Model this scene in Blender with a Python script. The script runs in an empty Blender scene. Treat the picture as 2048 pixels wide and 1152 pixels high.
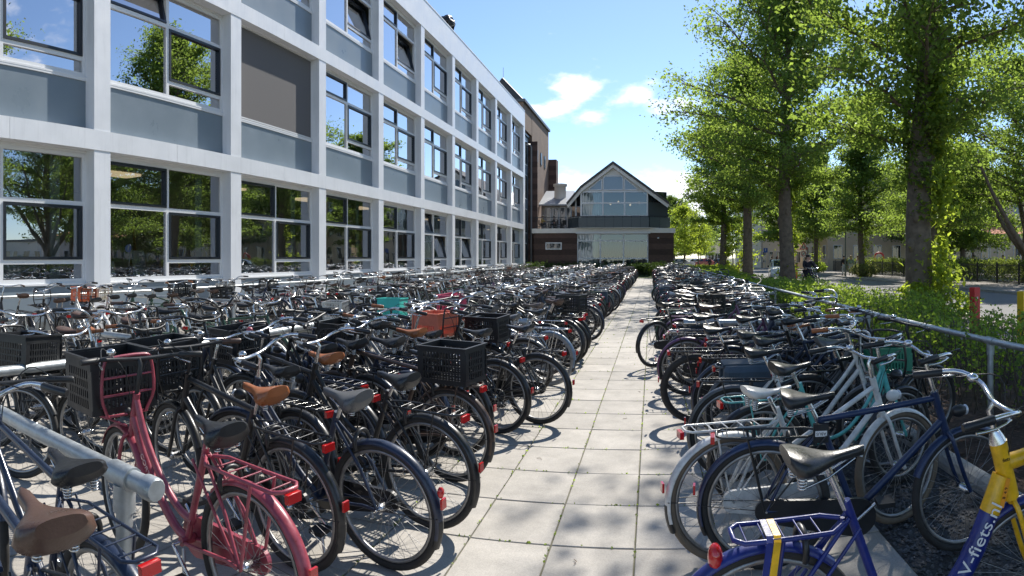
import bpy, math, random
import numpy as np
from math import sin, cos, pi, radians, tan, atan2, sqrt, hypot
from mathutils import Vector, Matrix
random.seed(7)
rng = np.random.default_rng(11)
scene = bpy.context.scene
COL = scene.collection
HC = 1.68            # camera height
F = 1287.0           # focal length of the cylindrical picture, in pixels of the 2048 wide photograph
VPX, HOR = 1304.0, 515.0
ORD = ['first', 'second', 'third', 'fourth', 'fifth', 'sixth', 'seventh', 'eighth']

# ------------------------------------------------------------------ mesh builder
class MB:
    def __init__(s):
        s.v = []; s.f = []; s.m = []; s.s = []
    def add(s, vs, fs, mat=0, smooth=False):
        b = len(s.v)
        s.v.extend([tuple(p) for p in vs])
        for f in fs:
            s.f.append(tuple(i + b for i in f)); s.m.append(mat); s.s.append(smooth)
        return s
    def box(s, x0, x1, y0, y1, z0, z1, mat=0):
        if x0 > x1: x0, x1 = x1, x0
        if y0 > y1: y0, y1 = y1, y0
        if z0 > z1: z0, z1 = z1, z0
        vs = [(x0,y0,z0),(x1,y0,z0),(x1,y1,z0),(x0,y1,z0),(x0,y0,z1),(x1,y0,z1),(x1,y1,z1),(x0,y1,z1)]
        return s.add(vs, [(0,3,2,1),(4,5,6,7),(0,1,5,4),(1,2,6,5),(2,3,7,6),(3,0,4,7)], mat)
    def bar(s, a, b, w, h, up=(0,0,1), mat=0):
        a = Vector(a); b = Vector(b); d = (b - a).normalized(); u = Vector(up)
        r = d.cross(u)
        if r.length < 1e-4: r = d.cross(Vector((1,0,0)))
        r.normalize(); u = r.cross(d).normalized()
        vs = []
        for p in (a, b):
            for i, j in ((-1,-1),(1,-1),(1,1),(-1,1)):
                vs.append(p + r*(w/2*i) + u*(h/2*j))
        return s.add(vs, [(0,1,2,3),(7,6,5,4),(0,4,5,1),(1,5,6,2),(2,6,7,3),(3,7,4,0)], mat)
    def tube(s, pts, r, n=8, closed=False, cap=True, mat=0, sy=1.0):
        pts = [Vector(p) for p in pts]; k = len(pts)
        rs = r if isinstance(r, (list, tuple)) else [r]*k
        def tang(i):
            if closed: return (pts[(i+1) % k] - pts[i-1]).normalized()
            if i == 0: return (pts[1]-pts[0]).normalized()
            if i == k-1: return (pts[-1]-pts[-2]).normalized()
            return (pts[i+1]-pts[i-1]).normalized()
        t = tang(0); ref = Vector((0,1,0)) if abs(t.y) < .9 else Vector((0,0,1))
        nrm = t.cross(ref).normalized()
        vs = []
        for i in range(k):
            t = tang(i); nrm = (nrm - t*nrm.dot(t)).normalized(); bn = t.cross(nrm)
            for j in range(n):
                a = 2*pi*j/n
                vs.append(pts[i] + (nrm*cos(a) + bn*sin(a)*sy)*rs[i])
        fs = []
        for i in range(k if closed else k-1):
            i2 = (i+1) % k
            for j in range(n):
                j2 = (j+1) % n
                fs.append((i*n+j, i*n+j2, i2*n+j2, i2*n+j))
        s.add(vs, fs, mat, True)
        if cap and not closed:
            s.add(vs[:n], [tuple(range(n))[::-1]], mat)
            s.add(vs[-n:], [tuple(range(n))], mat)
        return s
    def torus(s, c, R, r, n=40, m=8, axis='y', mat=0, a0=0, a1=2*pi, flat=1.0):
        full = abs(a1-a0-2*pi) < 1e-6
        k = n if full else n+1
        vs = []
        for i in range(k):
            a = a0 + (a1-a0)*i/n
            for j in range(m):
                b = 2*pi*j/m
                q = R + r*cos(b); h = r*flat*sin(b)
                if axis == 'y': vs.append((c[0]+q*cos(a), c[1]+h, c[2]+q*sin(a)))
                elif axis == 'z': vs.append((c[0]+q*cos(a), c[1]+q*sin(a), c[2]+h))
                else: vs.append((c[0]+h, c[1]+q*cos(a), c[2]+q*sin(a)))
        fs = []
        for i in range(n):
            i2 = (i+1) % k
            for j in range(m):
                j2 = (j+1) % m
                fs.append((i*m+j, i2*m+j, i2*m+j2, i*m+j2))
        return s.add(vs, fs, mat, True)
    def ell(s, c, rx, ry, rz, n=12, m=8, mat=0, rot=None):
        vs = [];
        for i in range(m+1):
            a = -pi/2 + pi*i/m
            for j in range(n):
                b = 2*pi*j/n
                p = Vector((rx*cos(a)*cos(b), ry*cos(a)*sin(b), rz*sin(a)))
                if rot is not None: p = rot @ p
                vs.append(Vector(c)+p)
        fs = [(i*n+j, i*n+(j+1)%n, (i+1)*n+(j+1)%n, (i+1)*n+j) for i in range(m) for j in range(n)]
        return s.add(vs, fs, mat, True)
    def rings(s, rings, mat=0, cap=True, smooth=True):
        n = len(rings[0]); vs = [p for r in rings for p in r]
        fs = [(i*n+j, i*n+(j+1)%n, (i+1)*n+(j+1)%n, (i+1)*n+j) for i in range(len(rings)-1) for j in range(n)]
        s.add(vs, fs, mat, smooth)
        if cap:
            s.add(rings[0], [tuple(range(n))[::-1]], mat); s.add(rings[-1], [tuple(range(n))], mat)
        return s
    def prism(s, poly, a, b, axis='y', mat=0):
        """polygon (u,v) extruded between a and b; axis y: (u,.,v)  x: (.,u,v)  z: (u,v,.)"""
        def P(u, v, w):
            return (u, w, v) if axis == 'y' else ((w, u, v) if axis == 'x' else (u, v, w))
        n = len(poly)
        vs = [P(u, v, a) for u, v in poly] + [P(u, v, b) for u, v in poly]
        fs = [tuple(range(n)), tuple(range(2*n-1, n-1, -1))] + [(i, i+n, (i+1)%n+n, (i+1)%n) for i in range(n)]
        return s.add(vs, fs, mat)
    def merge(s, o, M=None, matmap=None):
        b = len(s.v)
        s.v.extend([tuple(M @ Vector(p)) for p in o.v] if M is not None else o.v)
        s.f.extend([tuple(i+b for i in f) for f in o.f])
        s.m.extend([matmap[i] for i in o.m] if matmap is not None else o.m)
        s.s.extend(o.s)
        return s
    def mesh(s, name, mats):
        me = bpy.data.meshes.new(name)
        me.from_pydata(s.v, [], s.f)
        for m in (mats if isinstance(mats, (list, tuple)) else [mats]): me.materials.append(m)
        me.polygons.foreach_set('material_index', s.m)
        me.polygons.foreach_set('use_smooth', s.s)
        me.update()
        return me
    def build(s, name, mats, parent=None, loc=None, cls=None):
        return link(name, s.mesh(name, mats), parent, loc)

def link(name, me, parent=None, loc=None):
    o = bpy.data.objects.new(name, me); COL.objects.link(o)
    if parent is not None: o.parent = parent
    if loc is not None: o.location = loc
    return o
def tag(o, label=None, cat=None, group=None, kind=None):
    if label: o['label'] = label
    if cat: o['category'] = cat
    if group: o['group'] = group
    if kind: o['kind'] = kind
    return o
def empty(name, loc=(0,0,0), rz=0.0, label=None, cat=None, group=None):
    o = bpy.data.objects.new(name, None); COL.objects.link(o)
    o.empty_display_size = .2
    o.location = loc; o.rotation_euler = (0, 0, rz)
    return tag(o, label, cat, group)
def copy_tree(o, parent=None):
    c = o.copy(); COL.objects.link(c)
    if parent is not None: c.parent = parent
    for ch in o.children: copy_tree(ch, c)
    return c
def smoothpath(pts, k=4):
    """Catmull-Rom through points"""
    P = [Vector(p) for p in pts]; P = [P[0]*2-P[1]] + P + [P[-1]*2-P[-2]]
    out = []
    for i in range(1, len(P)-2):
        for j in range(k):
            t = j/k; a, b, c, d = P[i-1], P[i], P[i+1], P[i+2]
            out.append(.5*((2*b)+(c-a)*t+(2*a-5*b+4*c-d)*t*t+(3*b-a-3*c+d)*t**3))
    out.append(P[-2]); return out
def quads_mesh(name, V, mats, midx=None):
    """V: (n,4,3) array -> mesh of loose quads"""
    n = V.shape[0]; me = bpy.data.meshes.new(name)
    me.vertices.add(n*4); me.vertices.foreach_set('co', V.reshape(-1).astype(np.float32))
    me.loops.add(n*4); me.loops.foreach_set('vertex_index', np.arange(n*4, dtype=np.int32))
    me.polygons.add(n); me.polygons.foreach_set('loop_start', np.arange(0, n*4, 4, dtype=np.int32))
    me.polygons.foreach_set('loop_total', np.full(n, 4, dtype=np.int32))
    for m in mats: me.materials.append(m)
    if midx is not None: me.polygons.foreach_set('material_index', midx.astype(np.int32))
    me.update(calc_edges=True); me.validate()
    return me

# ------------------------------------------------------------------ materials
MATS = {}
def s2l(c):
    return tuple(((x/255)/12.92 if x/255 <= .04045 else ((x/255+.055)/1.055)**2.4) for x in c)
def mat(name, col, rough=.5, metal=0.0, var=0.0, vscale=3.0, bump=0.0, bscale=40.0, spec=.5, emit=None, coat=0.0):
    if name in MATS: return MATS[name]
    m = bpy.data.materials.new(name); m.use_nodes = True
    nt = m.node_tree; b = nt.nodes['Principled BSDF']
    b.inputs['Base Color'].default_value = (*col, 1); b.inputs['Roughness'].default_value = rough
    b.inputs['Metallic'].default_value = metal; b.inputs['Specular IOR Level'].default_value = spec
    if coat: b.inputs['Coat Weight'].default_value = coat; b.inputs['Coat Roughness'].default_value = .1
    if emit: b.inputs['Emission Color'].default_value = (*emit[0], 1); b.inputs['Emission Strength'].default_value = emit[1]
    if var or bump:
        tc = nt.nodes.new('ShaderNodeTexCoord')
    if var:
        n = nt.nodes.new('ShaderNodeTexNoise'); n.inputs['Scale'].default_value = vscale; n.inputs['Detail'].default_value = 6
        n.inputs['Roughness'].default_value = .65
        nt.links.new(tc.outputs['Object'], n.inputs['Vector'])
        r = nt.nodes.new('ShaderNodeMapRange'); r.inputs['From Min'].default_value = .3; r.inputs['From Max'].default_value = .7
        r.inputs['To Min'].default_value = 1-var; r.inputs['To Max'].default_value = 1+var
        nt.links.new(n.outputs['Fac'], r.inputs['Value'])
        mx = nt.nodes.new('ShaderNodeVectorMath'); mx.operation = 'SCALE'; mx.inputs[0].default_value = col
        nt.links.new(r.outputs[0], mx.inputs['Scale']); nt.links.new(mx.outputs[0], b.inputs['Base Color'])
        r2 = nt.nodes.new('ShaderNodeMapRange'); r2.inputs['From Min'].default_value = .3; r2.inputs['From Max'].default_value = .7
        r2.inputs['To Min'].default_value = max(.03, rough-.12); r2.inputs['To Max'].default_value = min(1, rough+.12)
        nt.links.new(n.outputs['Fac'], r2.inputs['Value']); nt.links.new(r2.outputs[0], b.inputs['Roughness'])
    if bump:
        n2 = nt.nodes.new('ShaderNodeTexNoise'); n2.inputs['Scale'].default_value = bscale; n2.inputs['Detail'].default_value = 5
        nt.links.new(tc.outputs['Object'], n2.inputs['Vector'])
        bp = nt.nodes.new('ShaderNodeBump'); bp.inputs['Strength'].default_value = bump; bp.inputs['Distance'].default_value = .02
        nt.links.new(n2.outputs['Fac'], bp.inputs['Height']); nt.links.new(bp.outputs[0], b.inputs['Normal'])
    MATS[name] = m
    return m
def leafmat(name, col, trans, mixf=.5, var=.26):
    if name in MATS: return MATS[name]
    m = bpy.data.materials.new(name); m.use_nodes = True; nt = m.node_tree
    for n in list(nt.nodes): nt.nodes.remove(n)
    out = nt.nodes.new('ShaderNodeOutputMaterial')
    geo = nt.nodes.new('ShaderNodeNewGeometry')
    nz = nt.nodes.new('ShaderNodeTexNoise'); nz.inputs['Scale'].default_value = .6; nz.inputs['Detail'].default_value = 2
    tc = nt.nodes.new('ShaderNodeTexCoord'); nt.links.new(tc.outputs['Object'], nz.inputs['Vector'])
    ad = nt.nodes.new('ShaderNodeMath'); ad.operation = 'ADD'
    nt.links.new(geo.outputs['Random Per Island'], ad.inputs[0]); nt.links.new(nz.outputs['Fac'], ad.inputs[1])
    r = nt.nodes.new('ShaderNodeMapRange'); r.inputs['From Min'].default_value = .3; r.inputs['From Max'].default_value = 1.7
    r.inputs['To Min'].default_value = 1-var; r.inputs['To Max'].default_value = 1+var*1.3
    nt.links.new(ad.outputs[0], r.inputs['Value'])
    def sc(c):
        x = nt.nodes.new('ShaderNodeVectorMath'); x.operation = 'SCALE'; x.inputs[0].default_value = c
        nt.links.new(r.outputs[0], x.inputs['Scale']); return x
    d = nt.nodes.new('ShaderNodeBsdfDiffuse'); nt.links.new(sc(col).outputs[0], d.inputs['Color'])
    t = nt.nodes.new('ShaderNodeBsdfTranslucent'); nt.links.new(sc(trans).outputs[0], t.inputs['Color'])
    mx = nt.nodes.new('ShaderNodeMixShader'); mx.inputs[0].default_value = mixf
    nt.links.new(d.outputs[0], mx.inputs[1]); nt.links.new(t.outputs[0], mx.inputs[2])
    g = nt.nodes.new('ShaderNodeBsdfGlossy'); g.inputs['Roughness'].default_value = .4; g.inputs['Color'].default_value = (.8,.85,.8,1)
    m2 = nt.nodes.new('ShaderNodeMixShader'); m2.inputs[0].default_value = .025
    nt.links.new(mx.outputs[0], m2.inputs[1]); nt.links.new(g.outputs[0], m2.inputs[2])
    nt.links.new(m2.outputs[0], out.inputs['Surface'])
    MATS[name] = m; return m
def glassmat(name, tint, base=.2, ior=1.9, rcol=(.85,.9,1)):
    if name in MATS: return MATS[name]
    m = bpy.data.materials.new(name); m.use_nodes = True; nt = m.node_tree
    for n in list(nt.nodes): nt.nodes.remove(n)
    out = nt.nodes.new('ShaderNodeOutputMaterial')
    tr = nt.nodes.new('ShaderNodeBsdfTransparent'); tr.inputs['Color'].default_value = (*tint, 1)
    gl = nt.nodes.new('ShaderNodeBsdfGlossy'); gl.inputs['Roughness'].default_value = 0.0; gl.inputs['Color'].default_value = (*rcol, 1)
    fr = nt.nodes.new('ShaderNodeFresnel'); fr.inputs['IOR'].default_value = ior
    ad = nt.nodes.new('ShaderNodeMath'); ad.operation = 'ADD'; ad.use_clamp = True; ad.inputs[1].default_value = base
    nt.links.new(fr.outputs[0], ad.inputs[0])
    # panes are never perfectly flat
    tc = nt.nodes.new('ShaderNodeTexCoord'); nz = nt.nodes.new('ShaderNodeTexNoise'); nz.inputs['Scale'].default_value = .9
    nt.links.new(tc.outputs['Object'], nz.inputs['Vector'])
    bp = nt.nodes.new('ShaderNodeBump'); bp.inputs['Strength'].default_value = .06; bp.inputs['Distance'].default_value = .05
    nt.links.new(nz.outputs['Fac'], bp.inputs['Height']); nt.links.new(bp.outputs[0], gl.inputs['Normal'])
    mx = nt.nodes.new('ShaderNodeMixShader')
    nt.links.new(ad.outputs[0], mx.inputs[0]); nt.links.new(tr.outputs[0], mx.inputs[1]); nt.links.new(gl.outputs[0], mx.inputs[2])
    nt.links.new(mx.outputs[0], out.inputs['Surface'])
    MATS[name] = m; return m
def brickmat(name, c1, c2, mortar, w=.21, h=.065, axis='x', band=None):
    if name in MATS: return MATS[name]
    m = bpy.data.materials.new(name); m.use_nodes = True; nt = m.node_tree; b = nt.nodes['Principled BSDF']
    b.inputs['Roughness'].default_value = .85
    tc = nt.nodes.new('ShaderNodeTexCoord'); sp = nt.nodes.new('ShaderNodeSeparateXYZ'); cb = nt.nodes.new('ShaderNodeCombineXYZ')
    nt.links.new(tc.outputs['Object'], sp.inputs[0])
    ad = nt.nodes.new('ShaderNodeMath'); ad.operation = 'ADD'
    nt.links.new(sp.outputs[0], ad.inputs[0]); nt.links.new(sp.outputs[1], ad.inputs[1])
    nt.links.new(ad.outputs[0], cb.inputs[0]); nt.links.new(sp.outputs[2], cb.inputs[1])
    br = nt.nodes.new('ShaderNodeTexBrick'); br.inputs['Scale'].default_value = 1
    br.inputs['Brick Width'].default_value = w; br.inputs['Row Height'].default_value = h; br.inputs['Mortar Size'].default_value = .006
    br.inputs['Color1'].default_value = (*c1, 1); br.inputs['Color2'].default_value = (*c2, 1); br.inputs['Mortar'].default_value = (*mortar, 1)
    nt.links.new(cb.outputs[0], br.inputs['Vector'])
    nz = nt.nodes.new('ShaderNodeTexNoise'); nz.inputs['Scale'].default_value = .8; nz.inputs['Detail'].default_value = 5
    nt.links.new(tc.outputs['Object'], nz.inputs['Vector'])
    r = nt.nodes.new('ShaderNodeMapRange'); r.inputs['To Min'].default_value = .7; r.inputs['To Max'].default_value = 1.3
    nt.links.new(nz.outputs['Fac'], r.inputs['Value'])
    src = r.outputs[0]
    if band:
        md = nt.nodes.new('ShaderNodeMath'); md.operation = 'PINGPONG'; md.inputs[1].default_value = band
        nt.links.new(sp.outputs[2], md.inputs[0])
        gt = nt.nodes.new('ShaderNodeMath'); gt.operation = 'GREATER_THAN'; gt.inputs[1].default_value = band*.5
        nt.links.new(md.outputs[0], gt.inputs[0])
        mr = nt.nodes.new('ShaderNodeMapRange'); mr.inputs['To Min'].default_value = .7; mr.inputs['To Max'].default_value = 1.15
        nt.links.new(gt.outputs[0], mr.inputs['Value'])
        mu = nt.nodes.new('ShaderNodeMath'); mu.operation = 'MULTIPLY'
        nt.links.new(src, mu.inputs[0]); nt.links.new(mr.outputs[0], mu.inputs[1]); src = mu.outputs[0]
    x = nt.nodes.new('ShaderNodeVectorMath'); x.operation = 'SCALE'
    nt.links.new(br.outputs['Color'], x.inputs[0]); nt.links.new(src, x.inputs['Scale'])
    nt.links.new(x.outputs[0], b.inputs['Base Color'])
    MATS[name] = m; return m

def streakmat(name, col, rough):
    m = mat(name, col, rough, 0, .04, 1.5); nt = m.node_tree; b = nt.nodes['Principled BSDF']
    tc = nt.nodes.new('ShaderNodeTexCoord'); mp = nt.nodes.new('ShaderNodeMapping'); mp.inputs['Scale'].default_value = (5, 5, .35)
    nt.links.new(tc.outputs['Object'], mp.inputs['Vector'])
    n = nt.nodes.new('ShaderNodeTexNoise'); n.inputs['Scale'].default_value = 1.6; n.inputs['Detail'].default_value = 8; n.inputs['Roughness'].default_value = .7
    nt.links.new(mp.outputs[0], n.inputs['Vector'])
    r = nt.nodes.new('ShaderNodeMapRange'); r.inputs['From Min'].default_value = .52; r.inputs['From Max'].default_value = .78; r.inputs['To Min'].default_value = 1.0; r.inputs['To Max'].default_value = .86
    nt.links.new(n.outputs['Fac'], r.inputs['Value'])
    src = b.inputs['Base Color'].links[0].from_socket
    x = nt.nodes.new('ShaderNodeVectorMath'); x.operation = 'SCALE'; nt.links.new(src, x.inputs[0]); nt.links.new(r.outputs[0], x.inputs['Scale'])
    nt.links.new(x.outputs[0], b.inputs['Base Color']); return m
M_white = streakmat('white_metal_cladding', (.74,.76,.79), .4)
M_white_trim = mat('white_frame_paint', (.74,.75,.76), .4)
M_dark_frame = mat('anthracite_frame', (.012,.017,.026), .35)
M_panel = mat('blue_grey_spandrel', (.19,.235,.275), .36, 0, .07, .7, 0, 1, .35)
M_galv = mat('galvanised_steel', (.42,.45,.46), .42, .55, .22, 14.0, .05, 60)
M_chrome = mat('polished_steel', (.62,.62,.62), .2, .95, .15, 20)
M_alu = mat('dull_aluminium', (.5,.5,.5), .36, .85, .15, 20)
M_rim = mat('wheel_rim_metal', (.30,.30,.30), .42, .8, .3, 14)
M_rubber = mat('tyre_rubber', (.026,.025,.024), .8, 0, .55, 9)
M_blackp = mat('black_plastic', (.014,.015,.017), .42, 0, .25, 8)
M_redlens = mat('red_reflector', (.5,.012,.012), .12, 0, 0, 1, 0, 1, .6, None, .6)
M_lens = mat('clear_lamp_lens', (.6,.62,.65), .08, .3)
M_bark = mat('tree_bark', (.135,.108,.082), .95, 0, .45, 5, .9, 14)
M_leaf = leafmat('lime_leaf', (.05,.092,.026), (.36,.50,.075), .52)
M_leafd = leafmat('dark_leaf', (.042,.08,.026), (.26,.38,.06), .5)
M_leafy = leafmat('young_yellow_leaf', (.10,.14,.02), (.50,.62,.06), .55)
M_hedge = leafmat('hedge_leaf', (.07,.13,.026), (.42,.58,.06), .5)
# ------------------------------------------------------------------ bicycles
PAINT = {
 'black': (.012,.013,.015), 'navy': (.012,.022,.05), 'blue': (.009,.024,.075), 'grey': (.075,.08,.085), 'silver': (.33,.35,.37),
 'white': (.62,.62,.60), 'red': (.31,.055,.08), 'teal': (.10,.42,.40), 'green': (.02,.07,.04), 'cream': (.55,.5,.38),
 'brown': (.06,.035,.025), 'cobalt': (.009,.02,.16), 'purple': (.10,.035,.10), 'lilac': (.32,.2,.36), 'yellow': (.75,.42,.01),
 'orange': (.6,.15,.06), 'coral': (.75,.20,.12), 'turquoise': (.04,.46,.40), 'pink': (.6,.08,.16), 'steelblue': (.17,.24,.33)}
def paint(n):
    c = PAINT[n]
    return mat('paint_'+n, c, .36, 0, .34, 11, .04, 70, .5, None, .18)
def leather(n):
    c = {'black': (.016,.017,.019), 'brown': (.085,.048,.035), 'tan': (.29,.095,.03), 'white': (.62,.6,.56), 'grey': (.09,.09,.09), 'worn': (.13,.10,.085)}[n]
    return mat('saddle_'+n, c, .34, 0, .18, 9, .08, 120)
def tyre(n):
    return {'black': M_rubber, 'cream': mat('tyre_cream', (.5,.44,.33), .8, 0, .2, 9), 'brown': mat('tyre_brown', (.16,.125,.09), .8, 0, .25, 9), 'grey': mat('tyre_grey', (.3,.3,.29), .8, 0, .2, 9)}[n]
def plastic(n):
    return mat('plastic_'+n, PAINT[n], .45, 0, .15, 8)

P0 = Vector((.47, 0, .82)); H1 = Vector((.435, 0, .93)); H0 = Vector((.505, 0, .715))
SAX = (H1-H0).normalized()
RA = Vector((-.48, 0, .35)); FA = Vector((.64, 0, .35)); BB = Vector((0, 0, .29)); ST = Vector((-.2, 0, .79))

def wheel_parts(ax, lod, rimn, thin=1.0):
    n, m = ((48, 8), (26, 6), (18, 4))[lod]
    ty = MB().torus(ax, .327, .0225*thin, n, m)
    rim = MB()
    if lod < 2:
        rim.torus(ax, .299, .0125, n, 6 if lod == 0 else 4, flat=1.1)
    else:
        rim.torus(ax, .299, .011, n, 3)
    ns = (32, 20, 10)[lod]
    for i in range(ns):
        a = 2*pi*i/ns; off = (.55 if (i//2) % 2 else -.55) * (1 if lod < 2 else 0)
        side = .028 if i % 2 else -.028
        p = ax + Vector((cos(a+off)*.022, side, sin(a+off)*.022)); q = ax + Vector((cos(a)*.295, side*.15, sin(a)*.295))
        rim.tube([p, q], .0013 if lod == 0 else .0016, 3, cap=False)
    hub = MB().tube([ax+Vector((0,-.05,0)), ax+Vector((0,-.03,0)), ax+Vector((0,-.029,0)), ax+Vector((0,.029,0)), ax+Vector((0,.03,0)), ax+Vector((0,.05,0))], [.011,.011,.027,.02,.027,.011] if lod == 0 else [.012,.012,.024,.02,.024,.012], 10 if lod == 0 else 6)
    hub.tube([ax+Vector((0,-.075,0)), ax+Vector((0,.075,0))], .006, 6)
    return ty, rim, hub
def guard(ax, a0, a1, lod, R=.358, w=.034):
    n = (30, 16, 10)[lod]; mb = MB(); rs = []
    prof = [(-1,-.016),(-.75,-.003),(0,.006),(.75,-.003),(1,-.016)]
    for i in range(n+1):
        a = radians(a0 + (a1-a0)*i/n); ring = []
        for u, d in prof: ring.append(ax + Vector(((R+d)*cos(a), u*w, (R+d)*sin(a))))
        for u, d in prof[::-1]: ring.append(ax + Vector(((R+d-.003)*cos(a), u*w*.96, (R+d-.003)*sin(a))))
        rs.append(ring)
    return mb.rings(rs)
def saddle_mb(h, x0, lod, wide=1.0, slim=1.0):
    n = (22, 10, 7)[lod]; m = (24, 12, 8)[lod]; rs = []
    for i in range(n+1):
        t = i/n; x = x0 - .145 + .285*t
        q = min(1, max(0, (t-.10)/.62)); q = q*q*(3-2*q)
        w = .023 + .008*(1-t) + .072*wide*(1-q)
        if t < .16: w *= .60+.40*sqrt(t/.16)
        if t > .92: w *= sqrt(max(.15, (1-t)/.08))
        top = h + .024*(1-q)*(.6+.4*(1-t)) - .012*sin(pi*min(1, t*1.1)) + .008*t
        th = (.034 + .046*(1-q))*slim
        if t < .12: th *= .5+.5*sqrt(t/.12)
        ring = []
        for j in range(m):
            b = 2*pi*j/m; cy, cz = cos(b), sin(b)
            flare = 1.0 + (.10*(1-t) if cz < 0 else 0)
            yy = w*flare*(abs(cy)**.82)*(1 if cy >= 0 else -1)
            zz = th*(.42 if cz > 0 else .62)*(abs(cz)**.85)*(1 if cz > 0 else -1)
            ring.append(Vector((x, yy, top - th*.42 + zz)))
        rs.append(ring)
    return MB().rings(rs)
def crate_mb(cx, cy, z0, dx, dy, dz, lod, solid=.3, tilt=0.0):
    """open plastic crate: solid rim band, lattice of slots in the walls, lattice floor"""
    mb = MB(); t = .008; x0, x1, y0, y1, z1 = cx-dx/2, cx+dx/2, cy-dy/2, cy+dy/2, z0+dz
    zb = z1 - dz*solid; ins = .012
    for (a, b, c, d) in ((x0,x1,y0,y0+t),(x0,x1,y1-t,y1),(x0,x0+t,y0+t,y1-t),(x1-t,x1,y0+t,y1-t)):
        mb.box(a, b, c, d, zb, z1 - .014)
        mb.box(a, b, c, d, z0, z0+.035)
    o = .012
    mb.box(x0-o, x1+o, y0-o, y0+t, z1-.013, z1); mb.box(x0-o, x1+o, y1-t, y1+o, z1-.013, z1)
    mb.box(x0-o, x0+t, y0+t, y1-t, z1-.013, z1); mb.box(x1-t, x1+o, y0+t, y1-t, z1-.013, z1)
    st = (.024, .04, .07)[lod]
    def wall(axis, p, a, b):
        k = max(3, int((b-a)/st))
        for i in range(k+1):
            u = a + (b-a)*i/k; w = .0055 if 0 < i < k else .02
            if axis == 'y': mb.box(u-w, u+w, p, p+t-.001, z0+.035, zb)
            else: mb.box(p, p+t-.001, u-w, u+w, z0+.035, zb)
        nr = max(2, int((zb-z0-.035)/.045)) if lod < 2 else 2
        for i in range(1, nr):
            z = z0+.035 + (zb-z0-.035)*i/nr
            if axis == 'y': mb.box(a, b, p+.001, p+t-.002, z-.006, z+.006)
            else: mb.box(p+.001, p+t-.002, a, b, z-.006, z+.006)
    wall('y', y0+.0005, x0+.012, x1-.012); wall('y', y1-t+.0005, x0+.012, x1-.012)
    wall('x', x0+.0005, y0+.022, y1-.022); wall('x', x1-t+.0005, y0+.022, y1-.022)
    k = int(dx/.045)
    for i in range(k): 
        u = x0+t + (dx-2*t)*(i+.5)/k; mb.box(u-.013, u+.013, y0+t, y1-t, z0+.003, z0+.009)
    mb.box(x0+t, x1-t, cy-.02, cy+.02, z0+.0095, z0+.015); mb.box(x0+t, x1-t, y0+.05, y0+.08, z0+.0095, z0+.015); mb.box(x0+t, x1-t, y1-.08, y1-.05, z0+.0095, z0+.015)
    return mb
def rackloop(x0, x1, w, z, r, lod):
    pts = [(x0,-w,z),(x1+.03,-w,z),(x1,-w+.03,z),(x1,w-.03,z),(x1+.03,w,z),(x0,w,z)]
    return pts

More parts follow.
